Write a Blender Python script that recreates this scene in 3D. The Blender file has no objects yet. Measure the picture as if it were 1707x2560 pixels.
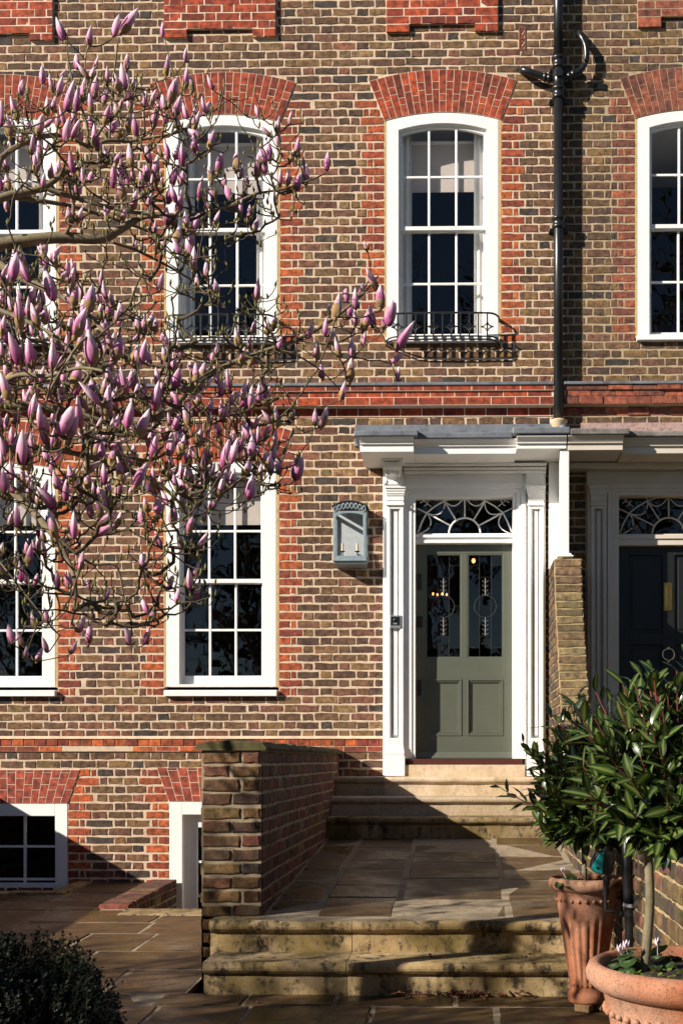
import bpy, bmesh, math, random
import numpy as np
from mathutils import Vector, Matrix
R = random.Random(7)
C = bpy.context.scene.collection
sc = bpy.context.scene
# ---------------------------------------------------------------- camera
E = 1.25                      # eye height above the datum
F, PPY, TH = 2940.0, 1900.0, 0.019
PPX = 1150.0 - F*math.tan(TH)
W0, H0 = 1707.0, 2560.0
cam_d = bpy.data.cameras.new('camera'); cam = bpy.data.objects.new('camera', cam_d); C.objects.link(cam)
cam.location = (0, 0, E); cam.rotation_euler = (math.pi/2, 0, TH)
cam_d.sensor_fit = 'VERTICAL'; cam_d.sensor_height = 36; cam_d.sensor_width = 24
cam_d.lens = F/H0*36
cam_d.shift_x = (W0/2-PPX)/H0; cam_d.shift_y = (PPY-H0/2)/H0
cam_d.clip_start = 0.05; cam_d.clip_end = 600
sc.camera = cam
# ---------------------------------------------------------------- sky, sun, exposure
SUN = Vector((1.62, 1.0, -0.94)).normalized()          # the way the light travels
w = bpy.data.worlds.new('World'); sc.world = w; w.use_nodes = True
nt = w.node_tree; bg = nt.nodes['Background']
sky = nt.nodes.new('ShaderNodeTexSky'); sky.sky_type = 'NISHITA'; sky.sun_disc = False
sky.sun_elevation = math.asin(-SUN.z); sky.sun_rotation = math.atan2(-SUN.x, -SUN.y) % (2*math.pi)
sky.air_density = 0.8; sky.dust_density = 0.0; sky.ozone_density = 1.5
nt.links.new(sky.outputs[0], bg.inputs[0]); bg.inputs[1].default_value = 0.05
sd = bpy.data.lights.new('sun', 'SUN'); sd.energy = 5.0; sd.angle = math.radians(0.5); sd.color = (1.0, 0.92, 0.80)
so = bpy.data.objects.new('sun', sd); C.objects.link(so); so.location = (-20, -12, 14)
so.rotation_euler = SUN.to_track_quat('-Z', 'Y').to_euler()
vs = sc.view_settings; vs.view_transform = 'Standard'; vs.look = 'None'; vs.exposure = 0.78; vs.gamma = 1.0
sc.cycles.max_bounces = 8; sc.cycles.transparent_max_bounces = 16

def at(px, py, Y):
    """photo pixel -> world X, Z on the plane at depth Y"""
    u = (px-PPX)/F; c, s = math.cos(TH), math.sin(TH)
    t = Y/(u*s+c)
    return t*(u*c-s), E + t*(PPY-py)/F
def X(px, Y=10.5): return at(px, PPY, Y)[0]
def Z(py, Y=10.5, px=1106): return at(px, py, Y)[1]

# ---------------------------------------------------------------- object helpers
WORLDT = {}
def tag(o, label=None, cat=None, group=None, kind=None):
    if label: o['label'] = label
    if cat: o['category'] = cat
    if group: o['group'] = group
    if kind: o['kind'] = kind
    return o
def thing(name, label, cat, loc=(0, 0, 0), group=None):
    o = bpy.data.objects.new(name, None); C.objects.link(o); o.location = loc; o.empty_display_size = 0.1
    WORLDT[o] = Vector(loc)
    return tag(o, label, cat, group)
def link(name, me, parent=None, matrix=None, local=False, color=None, kind=None):
    o = bpy.data.objects.new(name, me); C.objects.link(o)
    if parent is not None:
        o.parent = parent
        if not local:
            t = WORLDT.get(parent)
            if t is not None: o.matrix_parent_inverse = Matrix.Translation(-t)
    if matrix is not None: o.matrix_basis = matrix
    if color is not None: o.color = (*color, 1)
    if kind: o['kind'] = kind
    return o

class MB:
    def __init__(s): s.v = []; s.f = []; s.c = []; s.t = []
    def add(s, vs, fs, col=None, t=None):
        n = len(s.v); s.v.extend(tuple(v) for v in vs); s.f.extend(tuple(i+n for i in f) for f in fs)
        if col is not None: s.c.extend([col]*len(vs))
        if t is not None: s.t.extend(t)
        return s
    def box(s, x0, x1, y0, y1, z0, z1, col=None):
        x0, x1 = min(x0, x1), max(x0, x1); y0, y1 = min(y0, y1), max(y0, y1); z0, z1 = min(z0, z1), max(z0, z1)
        return s.add([(x0,y0,z0),(x1,y0,z0),(x1,y1,z0),(x0,y1,z0),(x0,y0,z1),(x1,y0,z1),(x1,y1,z1),(x0,y1,z1)],
                     [(0,3,2,1),(4,5,6,7),(0,1,5,4),(1,2,6,5),(2,3,7,6),(3,0,4,7)], col)
    def frust(s, x0, x1, y0, y1, z0, z1, dx, dy):
        """box whose top grows outward by dx each side and dy at the front"""
        return s.add([(x0,y0,z0),(x1,y0,z0),(x1,y1,z0),(x0,y1,z0),(x0-dx,y0-dy,z1),(x1+dx,y0-dy,z1),(x1+dx,y1,z1),(x0-dx,y1,z1)],
                     [(0,3,2,1),(4,5,6,7),(0,1,5,4),(1,2,6,5),(2,3,7,6),(3,0,4,7)])
    def prism(s, pts, axis, a0, a1, col=None):
        """closed 2-D polygon extruded along an axis: 'y' pts are (x,z); 'x' pts are (y,z); 'z' pts are (x,y)"""
        n = len(pts)
        def P(p, a): return {'y': (p[0], a, p[1]), 'x': (a, p[0], p[1]), 'z': (p[0], p[1], a)}[axis]
        vs = [P(p, a0) for p in pts]+[P(p, a1) for p in pts]
        fs = [tuple(range(n)), tuple(range(2*n-1, n-1, -1))]+[(i, (i+1) % n, n+(i+1) % n, n+i) for i in range(n)]
        return s.add(vs, fs, col)
    def band(s, outer, inner, y0, y1):
        """strip between two outlines (x,z) of equal count, with thickness"""
        n = len(outer)
        vs = [(p[0], y0, p[1]) for p in outer]+[(p[0], y0, p[1]) for p in inner]+[(p[0], y1, p[1]) for p in outer]+[(p[0], y1, p[1]) for p in inner]
        fs = []
        for i in range(n-1):
            fs += [(i, i+1, n+i+1, n+i), (2*n+i, 3*n+i, 3*n+i+1, 2*n+i+1), (i, 2*n+i, 2*n+i+1, i+1), (n+i, n+i+1, 3*n+i+1, 3*n+i)]
        fs += [(0, n, 3*n, 2*n), (n-1, 3*n-1, 4*n-1, 2*n-1)]
        return s.add(vs, fs)
    def tube(s, pts, rad, k=6, cap=True, col=None, tv=None):
        pts = [Vector(p) for p in pts]; n = len(pts)
        if not hasattr(rad, '__len__'): rad = [rad]*n
        vs = []; up = Vector((0.13, 0.21, 0.97))
        for i, p in enumerate(pts):
            d = (pts[min(i+1, n-1)]-pts[max(i-1, 0)])
            if d.length < 1e-9: d = Vector((0, 0, 1))
            d.normalize()
            if abs(d.dot(up)) > .95: up = Vector((0.9, 0.3, 0.1)).normalized()
            a = d.cross(up).normalized(); b = d.cross(a)
            for j in range(k):
                an = 2*math.pi*j/k
                vs.append(p+a*(rad[i]*math.cos(an))+b*(rad[i]*math.sin(an)))
        fs = [(i*k+j, i*k+(j+1) % k, (i+1)*k+(j+1) % k, (i+1)*k+j) for i in range(n-1) for j in range(k)]
        if cap: fs += [tuple(range(k-1, -1, -1)), tuple((n-1)*k+j for j in range(k))]
        return s.add(vs, fs, col)
    def lathe(s, prof, c, k=48, mod=None, cap=True):
        """prof: (r,z) from the bottom up; mod(angle, r, z) -> r"""
        vs = []
        for r, z in prof:
            for j in range(k):
                a = 2*math.pi*j/k; rr = mod(a, r, z) if mod else r
                vs.append((c[0]+rr*math.cos(a), c[1]+rr*math.sin(a), c[2]+z))
        n = len(prof)
        fs = [(i*k+j, i*k+(j+1) % k, (i+1)*k+(j+1) % k, (i+1)*k+j) for i in range(n-1) for j in range(k)]
        if cap: fs += [tuple(range(k-1, -1, -1)), tuple((n-1)*k+j for j in range(k))]
        return s.add(vs, fs)
    def ball(s, c, r, k=8, m=5, sc3=(1, 1, 1)):
        vs = [(c[0], c[1], c[2]-r*sc3[2])]
        for i in range(1, m):
            th = math.pi*i/m
            for j in range(k):
                a = 2*math.pi*j/k
                vs.append((c[0]+r*sc3[0]*math.sin(th)*math.cos(a), c[1]+r*sc3[1]*math.sin(th)*math.sin(a), c[2]-r*sc3[2]*math.cos(th)))
        vs.append((c[0], c[1], c[2]+r*sc3[2])); L = len(vs)-1
        fs = [(0, 1+(j+1) % k, 1+j) for j in range(k)]
        for i in range(m-2):
            for j in range(k):
                a = 1+i*k+j; b = 1+i*k+(j+1) % k
                fs.append((a, b, b+k, a+k))
        fs += [(L, 1+(m-2)*k+j, 1+(m-2)*k+(j+1) % k) for j in range(k)]
        return s.add(vs, fs)
    def mesh(s, name, mat, smooth=False, fix=True):
        me = bpy.data.meshes.new(name); me.from_pydata(s.v, [], s.f)
        if fix:
            bm = bmesh.new(); bm.from_mesh(me); bmesh.ops.recalc_face_normals(bm, faces=bm.faces[:]); bm.to_mesh(me); bm.free()
        if s.c and len(s.c) == len(s.v):
            a = me.color_attributes.new('col', 'FLOAT_COLOR', 'POINT')
            a.data.foreach_set('color', np.array([(*c, 1) for c in s.c], dtype=np.float32).ravel())
        if s.t and len(s.t) == len(s.v):
            a = me.attributes.new('t', 'FLOAT', 'POINT'); a.data.foreach_set('value', np.array(s.t, dtype=np.float32))
        if smooth: me.polygons.foreach_set('use_smooth', [True]*len(me.polygons))
        for m in (mat if isinstance(mat, (list, tuple)) else [mat]): me.materials.append(m)
        return me
    def build(s, name, mat, parent=None, smooth=False, bevel=0, fix=True, kind=None, local=False, matrix=None):
        o = link(name, s.mesh(name, mat, smooth, fix), parent, matrix, local, kind=kind)
        if bevel:
            b = o.modifiers.new('bevel', 'BEVEL'); b.width = bevel; b.segments = 2; b.limit_method = 'ANGLE'; b.angle_limit = math.radians(40)
        return o

# ---------------------------------------------------------------- materials
def newmat(name):
    m = bpy.data.materials.new(name); m.use_nodes = True
    return m, m.node_tree, m.node_tree.nodes['Principled BSDF']
class N:
    def __init__(s, nt): s.nt = nt
    def n(s, t, **k):
        x = s.nt.nodes.new(t)
        for a, b in k.items(): setattr(x, a, b)
        return x
    def l(s, a, b): s.nt.links.new(a, b)
    def noise(s, vec, scale, detail=4, rough=.55, sx=None):
        if sx is not None:
            mp = s.n('ShaderNodeMapping'); mp.inputs['Scale'].default_value = sx; s.l(vec, mp.inputs[0]); vec = mp.outputs[0]
        x = s.n('ShaderNodeTexNoise'); x.inputs['Scale'].default_value = scale; x.inputs['Detail'].default_value = detail
        x.inputs['Roughness'].default_value = rough; s.l(vec, x.inputs['Vector']); return x.outputs['Fac']
    def ramp(s, fac, stops):
        x = s.n('ShaderNodeValToRGB'); e = x.color_ramp.elements
        while len(e) < len(stops): e.new(.5)
        for q, (p, c) in zip(e, stops):
            q.position = p; q.color = (*c, 1) if len(c) == 3 else c
        s.l(fac, x.inputs[0]); return x.outputs[0]
    def fr(s, fac, a, b, c=0., d=1.):
        x = s.n('ShaderNodeMapRange'); x.inputs[1].default_value = a; x.inputs[2].default_value = b; x.inputs[3].default_value = c; x.inputs[4].default_value = d
        s.l(fac, x.inputs[0]); return x.outputs[0]
    def mix(s, fac, a, b, mode='MIX'):
        x = s.n('ShaderNodeMix', data_type='RGBA', blend_type=mode)
        for sock, v in ((x.inputs[0], fac), (x.inputs[6], a), (x.inputs[7], b)):
            if hasattr(v, 'is_linked'): s.l(v, sock)
            elif isinstance(v, (int, float)): sock.default_value = v
            else: sock.default_value = (*v, 1)
        return x.outputs[2]
    def math(s, op, a, b=0.):
        x = s.n('ShaderNodeMath', operation=op)
        for sock, v in ((x.inputs[0], a), (x.inputs[1], b)):
            if hasattr(v, 'is_linked'): s.l(v, sock)
            else: sock.default_value = v
        return x.outputs[0]
    def bump(s, h, strength=.3, dist=.005):
        x = s.n('ShaderNodeBump'); x.inputs['Strength'].default_value = strength; x.inputs['Distance'].default_value = dist
        s.l(h, x.inputs['Height']); return x.outputs[0]
    def pos(s): return s.n('ShaderNodeNewGeometry').outputs['Position']

def m_brick(name, src, stain=.10, lime=(.44, .33, .23), limeamt=.22, rough=.9, bump=.9, moss=0, soot=.2):
    m, nt, b = newmat(name); g = N(nt); p = g.pos()
    if src == 'obj': col = g.n('ShaderNodeObjectInfo').outputs['Color']
    else: col = g.n('ShaderNodeVertexColor', layer_name='col').outputs['Color']
    n1 = g.noise(p, 22, 5); n2 = g.noise(p, 130, 3, .7); n3 = g.noise(p, 7, 3)
    c = g.mix(1, col, g.ramp(n1, [(.30, (.34, .32, .32)), (.5, (.95, .94, .92)), (.70, (1.65, 1.55, 1.35))]), 'MULTIPLY')
    c = g.mix(g.fr(n2, .56, .70, 0, .75), c, (.035, .028, .024))
    c = g.mix(g.fr(n2, .42, .30, 0, limeamt), c, lime)
    c = g.mix(g.math('MULTIPLY', g.fr(n3, .52, .75), stain), c, lime)
    ns = g.noise(p, 2.2, 5, .65); c = g.mix(g.fr(ns, .5, .72, 0, soot), c, g.mix(1, c, (.30, .27, .26), 'MULTIPLY'))
    if moss:
        n4 = g.noise(p, 5, 4)
        c = g.mix(g.fr(n4, .5, .66, 0, moss), c, (.075, .072, .018))
    g.l(c, b.inputs['Base Color']); b.inputs['Roughness'].default_value = rough
    h = g.math('ADD', n2, g.math('MULTIPLY', n1, 1.2))
    g.l(g.bump(h, bump, .006), b.inputs['Normal']); return m
def m_plain(name, col, rough=.6, var=.12, scale=12, bump=.08, metal=0, spec=.5, dirt=None, dirtamt=.3, bscale=90, sx=None, coat=0):
    m, nt, b = newmat(name); g = N(nt); p = g.pos()
    n1 = g.noise(p, scale, 5, .6, sx)
    lo = tuple(x*(1-var*2) for x in col); hi = tuple(min(1, x*(1+var)) for x in col)
    c = g.ramp(n1, [(.28, lo), (.5, col), (.72, hi)])
    if dirt: c = g.mix(g.fr(g.noise(p, scale*.35, 6, .65), .5, .72, 0, dirtamt), c, dirt)
    g.l(c, b.inputs['Base Color']); b.inputs['Roughness'].default_value = rough; b.inputs['Metallic'].default_value = metal
    b.inputs['Specular IOR Level'].default_value = spec; b.inputs['Coat Weight'].default_value = coat
    if bump: g.l(g.bump(g.noise(p, bscale, 3), bump, .003), b.inputs['Normal'])
    return m
def m_stone(name, c1, c2, algae, amt, black=.5, rough=(.75, .95), wet=0, sc0=6, stretch=(1, 1, 1)):
    m, nt, b = newmat(name); g = N(nt); p = g.pos()
    n1 = g.noise(p, sc0, 6, .62, stretch); n2 = g.noise(p, sc0*.45, 5, .6); n3 = g.noise(p, 160, 3, .7); n4 = g.noise(p, sc0*2.3, 6, .7, (1, 1, .35))
    rnd = g.n('ShaderNodeObjectInfo').outputs['Random']
    c = g.mix(g.fr(n1, .35, .65), c1, c2)
    c = g.mix(1, c, g.ramp(rnd, [(0, (.75, .74, .74)), (.5, (1, .97, .93)), (1, (1.22, 1.2, 1.14))]), 'MULTIPLY')
    c = g.mix(g.fr(n2, .42, .66, 0, amt), c, algae)
    n5 = g.noise(p, sc0*5, 5, .7)
    c = g.mix(g.fr(g.math('ADD', g.math('MULTIPLY', n4, .62), g.math('MULTIPLY', n5, .38)), .50, .60, 0, black), c, (.028, .022, .012))
    c = g.mix(g.fr(n3, .54, .66, 0, .7), c, (.045, .036, .022))
    g.l(c, b.inputs['Base Color'])
    if wet: b.inputs['Specular IOR Level'].default_value = .35; g.l(g.fr(n2, .44, .60, rough[1], rough[0]), b.inputs['Roughness'])
    else: b.inputs['Roughness'].default_value = rough[1]
    g.l(g.bump(g.math('ADD', g.math('MULTIPLY', n3, .4), n1), .45, .012), b.inputs['Normal']); return m
def m_glass(name, tint=(1, 1, 1), wob=.035, wscale=3.0):
    m = bpy.data.materials.new(name); m.use_nodes = True; nt = m.node_tree; nt.nodes.clear(); g = N(nt)
    out = g.n('ShaderNodeOutputMaterial'); mx = g.n('ShaderNodeMixShader'); tr = g.n('ShaderNodeBsdfTransparent'); gl = g.n('ShaderNodeBsdfGlossy')
    tr.inputs[0].default_value = (*tint, 1); gl.inputs['Roughness'].default_value = 0.0
    fr = g.n('ShaderNodeFresnel'); fr.inputs[0].default_value = 1.6
    geo = g.n('ShaderNodeNewGeometry')
    fac = g.math('MULTIPLY', fr.outputs[0], g.math('SUBTRACT', 1., geo.outputs['Backfacing']))
    bp = g.bump(g.noise(geo.outputs['Position'], wscale, 2), wob, .05)
    g.l(bp, gl.inputs['Normal'])
    g.l(fac, mx.inputs[0]); g.l(tr.outputs[0], mx.inputs[1]); g.l(gl.outputs[0], mx.inputs[2]); g.l(mx.outputs[0], out.inputs[0]); return m
def m_leaf(name, c1, c2, rough=.35, trans=.25, vein=None, spec=.5):
    m, nt, b = newmat(name); g = N(nt); p = g.pos()
    rnd = g.n('ShaderNodeObjectInfo').outputs['Random']
    f = g.math('ADD', g.math('MULTIPLY', g.noise(p, 9, 3), .7), g.math('MULTIPLY', rnd, .3))
    c = g.mix(g.fr(f, .3, .7), c1, c2)
    if vein is not None:
        t = g.n('ShaderNodeAttribute', attribute_name='t').outputs['Fac']
        c = g.mix(g.fr(t, .5, 1.0), c, vein)
    g.l(c, b.inputs['Base Color']); b.inputs['Roughness'].default_value = rough; b.inputs['Specular IOR Level'].default_value = spec
    out = nt.nodes['Material Output']; mx = g.n('ShaderNodeMixShader'); tl = g.n('ShaderNodeBsdfTranslucent'); mx.inputs[0].default_value = trans
    g.l(g.mix(1, c, (1.6, 1.7, .8), 'MULTIPLY'), tl.inputs[0]); g.l(b.outputs[0], mx.inputs[1]); g.l(tl.outputs[0], mx.inputs[2]); g.l(mx.outputs[0], out.inputs[0]); return m
def m_petal(name):
    m, nt, b = newmat(name); g = N(nt)
    t = g.n('ShaderNodeAttribute', attribute_name='t').outputs['Fac']; p = g.pos()
    n = g.noise(p, 60, 3, .6, (1, 1, .25))
    f = g.math('ADD', t, g.math('MULTIPLY', g.math('SUBTRACT', n, .5), .55))
    rnd = g.n('ShaderNodeObjectInfo').outputs['Random']
    f = g.math('ADD', f, g.math('MULTIPLY', g.math('SUBTRACT', rnd, .5), .3))
    c = g.ramp(f, [(.0, (.32, .045, .17)), (.22, (.54, .15, .34)), (.5, (.74, .38, .55)), (.82, (.88, .68, .75))])
    g.l(c, b.inputs['Base Color']); b.inputs['Roughness'].default_value = .55
    out = nt.nodes['Material Output']; mx = g.n('ShaderNodeMixShader'); tl = g.n('ShaderNodeBsdfTranslucent'); mx.inputs[0].default_value = .22
    g.l(c, tl.inputs[0]); g.l(b.outputs[0], mx.inputs[1]); g.l(tl.outputs[0], mx.inputs[2]); g.l(mx.outputs[0], out.inputs[0])
    g.l(g.bump(n, .3, .004), b.inputs['Normal']); return m

M = {}
M['stock_o'] = m_brick('stock_brick', 'obj'); M['stock_a'] = m_brick('stock_brickwork', 'attr')
M['fine_o'] = m_brick('gauged_brick', 'obj', stain=.04, limeamt=.06, bump=.3, soot=.3)
M['old_o'] = m_brick('weathered_brick', 'obj', stain=.06, moss=.40, bump=1.0, soot=.85); M['old_a'] = m_brick('weathered_brickwork', 'attr', stain=.06, moss=.40, bump=1.0, soot=.85)
M['mortar'] = m_plain('lime_mortar', (.60, .455, .325), .95, .12, 16, .7, bscale=140, dirt=(.42, .30, .205), dirtamt=.7)
M['mortar_n'] = m_plain('old_mortar', (.40, .30, .19), .95, .16, 14, .6, bscale=120, dirt=(.25, .18, .11), dirtamt=.5)
M['mortar_old'] = m_plain('weathered_mortar', (.33, .26, .17), .95, .2, 10, .7, bscale=100, dirt=(.09, .075, .04), dirtamt=.8)
M['mortar_b'] = m_plain('ochre_mortar', (.36, .26, .13), .95, .2, 10, .7, bscale=100, dirt=(.10, .08, .04), dirtamt=.75)
M['joint'] = m_plain('white_joint', (.70, .56, .43), .9, .1, 20, .2)
M['sealant'] = m_plain('ochre_sealant', (.52, .34, .15), .8, .15, 25, .3)
M['white'] = m_plain('white_paint', (.82, .81, .79), .38, .025, 5, .03, dirt=(.66, .64, .59), dirtamt=.25)
M['cream'] = m_plain('neighbour_paint', (.60, .53, .45), .5, .04, 5, .04, dirt=(.45, .38, .31), dirtamt=.4)
M['lead'] = m_plain('lead_sheet', (.15, .165, .19), .55, .25, 9, .15, metal=.15, dirt=(.30, .31, .32), dirtamt=.6)
M['green'] = m_plain('green_door_paint', (.094, .102, .078), .36, .04, 5, .03)
M['black'] = m_plain('black_gloss', (.012, .013, .014), .3, .2, 20, .05)
M['iron'] = m_plain('black_iron', (.012, .012, .013), .45, .2, 40, .1)
M['darkdoor'] = m_plain('dark_green_door', (.0045, .0055, .0055), .5, .1, 5, .02)
M['brass'] = m_plain('brass', (.48, .30, .10), .3, .1, 30, .05, metal=1)
M['steel'] = m_plain('brushed_metal', (.55, .56, .57), .35, .05, 30, .03, metal=.8)
M['zinc'] = m_plain('blue_grey_metal', (.26, .32, .35), .45, .10, 25, .1, metal=.2)
M['galv'] = m_plain('galvanised_back', (.42, .45, .46), .5, .1, 12, .05)
M['glass'] = m_glass('window_glass'); M['glass_l'] = m_glass('lantern_glass', wob=.02)
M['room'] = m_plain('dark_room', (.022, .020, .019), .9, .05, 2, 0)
M['curtain'] = m_plain('curtain_cloth', (.86, .84, .80), .9, .04, 6, .1)
M['room_floor'] = m_plain('pale_floor', (.35, .28, .21), .7, .05, 3, 0)
M['ceiling'] = m_plain('ceiling_paint', (.8, .78, .74), .9, .02, 6, 0)
M['blind'] = m_plain('blind_cloth', (.48, .42, .38), .9, .03, 6, .05)
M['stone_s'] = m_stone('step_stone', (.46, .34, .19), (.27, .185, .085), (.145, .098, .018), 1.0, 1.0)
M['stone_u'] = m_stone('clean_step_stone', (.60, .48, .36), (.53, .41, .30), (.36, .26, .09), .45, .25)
M['slab'] = m_stone('york_slab', (.140, .076, .034), (.066, .037, .017), (.090, .060, .010), .75, .6, rough=(.22, .62), wet=1, sc0=4, stretch=(1, 2.5, 1))
M['slab_j'] = m_plain('slab_mortar', (.30, .235, .16), .9, .2, 20, .5, dirt=(.12, .10, .06), dirtamt=.7)
M['coping'] = m_stone('mossy_coping', (.13, .09, .055), (.07, .05, .03), (.085, .085, .012), .7, .6, sc0=7)
M['terra'] = m_stone('terracotta', (.37, .130, .058), (.25, .082, .038), (.46, .29, .20), .65, .3, sc0=6, stretch=(1, 1, .4))
M['soil'] = m_plain('soil', (.03, .02, .013), .95, .3, 40, .8)
M['bark'] = m_plain('magnolia_bark', (.185, .145, .090), .9, .25, 30, .5, dirt=(.18, .16, .045), dirtamt=.7, bscale=150)
M['twig'] = m_plain('twig_bark', (.085, .058, .036), .85, .25, 30, .3, dirt=(.14, .12, .035), dirtamt=.5, bscale=200)
M['petal'] = m_petal('magnolia_petal')
M['bract'] = m_plain('furry_bract', (.30, .19, .085), .9, .2, 60, .5, bscale=300)
M['budgreen'] = m_plain('leaf_bud', (.16, .15, .035), .7, .2, 50, .2)
M['bay'] = m_leaf('bay_leaf', (.013, .032, .008), (.034, .066, .014), .27, .14, (.13, .16, .04))
M['bay_stem'] = m_plain('bay_stem', (.14, .028, .022), .6, .2, 30, .2)
M['bay_bark'] = m_plain('bay_bark', (.17, .14, .08), .85, .2, 25, .4, bscale=120)
M['yew'] = m_leaf('shrub_leaf', (.010, .019, .006), (.028, .044, .010), .5, .10)
M['leadcame'] = m_plain('lead_came', (.10, .10, .10), .4, .1, 30, .05, metal=.6)
M['cycl'] = m_leaf('cyclamen_leaf', (.025, .060, .016), (.05, .09, .03), .3, .12, (.17, .24, .13))
M['flower'] = m_plain('pale_flower', (.72, .58, .66), .6, .08, 60, .1)
M['cover'] = m_leaf('creeping_leaf', (.14, .20, .02), (.25, .30, .04), .5, .3)
M['dead'] = m_plain('dead_leaf', (.11, .035, .018), .8, .35, 30, .4, dirt=(.2, .11, .05), dirtamt=.6)
M['teal'] = m_plain('teal_plastic', (.0, .30, .29), .35, .03, 10, .02)
M['plastic'] = m_plain('black_plastic', (.014, .014, .015), .4, .1, 20, .05)
M['grass'] = m_plain('ground_soil', (.06, .055, .03), .95, .3, 3, .6)
M['lampglow'], _nt, _b = newmat('lamp_flame'); _b.inputs['Emission Color'].default_value = (1, .42, .10, 1); _b.inputs['Emission Strength'].default_value = 2.2
# ================================================================ brickwork tools
HY = 10.5
STOCK = [((.150,.076,.037),5),((.108,.055,.029),4),((.190,.103,.043),4),((.092,.047,.031),3),((.050,.037,.030),1.7),((.160,.064,.039),3),((.225,.130,.056),1.3),((.22,.084,.048),.9)]
STOCK_N = [((.14,.075,.036),4),((.105,.06,.033),4),((.175,.10,.038),4),((.085,.048,.034),3),((.05,.04,.036),2),((.16,.072,.045),2)]
RED = [((.37,.074,.022),4),((.28,.050,.021),3),((.43,.094,.024),3.5),((.20,.038,.022),1.6)]
RED_N = [((.30,.085,.045),4),((.22,.065,.038),3),((.17,.055,.038),3)]
GAUGED = [((.285,.042,.014),5),((.235,.033,.013),3),((.335,.055,.016),3),((.175,.027,.013),1.2)]
OLD = [((.13,.052,.026),4),((.085,.040,.024),4),((.17,.085,.030),3),((.05,.032,.024),3),((.17,.050,.030),2),((.22,.13,.05),1)]
def pick(pal, rng=R):
    c = rng.choices([p[0] for p in pal], [p[1] for p in pal])[0]; k = rng.uniform(.72, 1.18)
    return tuple(x*k*rng.uniform(.95, 1.05) for x in c)

def brick_shape(w, h, d, rng, jit=.0028, ins=.004):
    out = []
    nx, nz = 3, 2
    for i in range(nx): out.append((-w/2+w*i/nx, -h/2))
    for i in range(nz): out.append((w/2, -h/2+h*i/nz))
    for i in range(nx): out.append((w/2-w*i/nx, h/2))
    for i in range(nz): out.append((-w/2, h/2-h*i/nz))
    out = [(a+rng.uniform(-jit, jit), b+rng.uniform(-jit, jit)) for a, b in out]; n = len(out)
    vs = [(a, b, -.012) for a, b in out]+[(a, b, d-ins*.7) for a, b in out]
    vs += [(a*(1-2*ins/w), b*(1-2*ins/h), d+rng.uniform(-.0012, .0012)) for a, b in out]
    fs = [(r*n+i, r*n+(i+1) % n, (r+1)*n+(i+1) % n, (r+1)*n+i) for r in range(2) for i in range(n)]
    fs.append(tuple(range(2*n, 3*n)))
    return vs, fs
class Kit:
    def __init__(s, name, mat, d=.007, jit=.0028, nv=8, seed=1, ins=.0026):
        rng = random.Random(seed); s.S = []; s.H = []
        for _ in range(nv):
            for L, bw in ((s.S, .2), (s.H, .092)):
                vs, fs = brick_shape(bw, .057, d, rng, jit, ins); mb = MB().add(vs, fs); L.append((vs, fs, mb.mesh(name, mat, fix=False), bw))
KIT = Kit('brick', M['stock_o'], d=.004, jit=.0042); KITF = Kit('brick', M['fine_o'], d=.0012, jit=.0008, seed=2, ins=.002); KITO = Kit('brick', M['old_o'], d=.009, jit=.004, seed=3, ins=.006)

def frame(origin, U, V, Nn):
    return Matrix(((U[0], V[0], Nn[0], origin[0]), (U[1], V[1], Nn[1], origin[1]), (U[2], V[2], Nn[2], origin[2]), (0, 0, 0, 1)))
FRONT = lambda y: frame((0, y, 0), (1, 0, 0), (0, 0, 1), (0, -1, 0))
def put_bricks(bricks, fr, kit, parent, stuffparent, matattr, limit=300, score=None, name='brickwork'):
    """bricks: (a,b,w,h,col,[rot]); the best-scoring ones become objects, the rest one stuff mesh"""
    order = sorted(range(len(bricks)), key=lambda i: -(score(bricks[i]) if score else bricks[i][2]*bricks[i][3]))
    solo = set(i for i in order[:limit] if (score is None or score(bricks[i]) > 0))
    mb = MB()
    for i, q in enumerate(bricks):
        a, b, w_, h_, col = q[:5]; rot = R.uniform(-.006, .006)+(q[5] if len(q) > 5 else 0); dep = R.uniform(-.0012, .0010) if kit is not KITF else R.uniform(-.0003, .0004)
        L = kit.S if w_ > .14 else kit.H
        vs, fs, me, bw = R.choice(L); sx, sz = w_/bw, h_/.057
        if i in solo:
            mt = fr @ Matrix.Translation((a, b, dep)) @ Matrix.Rotation(rot, 4, 'Z') @ Matrix.Diagonal((sx, sz, 1, 1))
            link('brick', me, parent, mt, color=col)
        else:
            c, s = math.cos(rot), math.sin(rot)
            mb.add([fr @ Vector((a+(x*sx)*c-(z*sz)*s, b+(x*sx)*s+(z*sz)*c, n+dep)) for x, z, n in vs], fs, col)
    if mb.v: mb.build(name, matattr, stuffparent, fix=False, kind='stuff')

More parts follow.
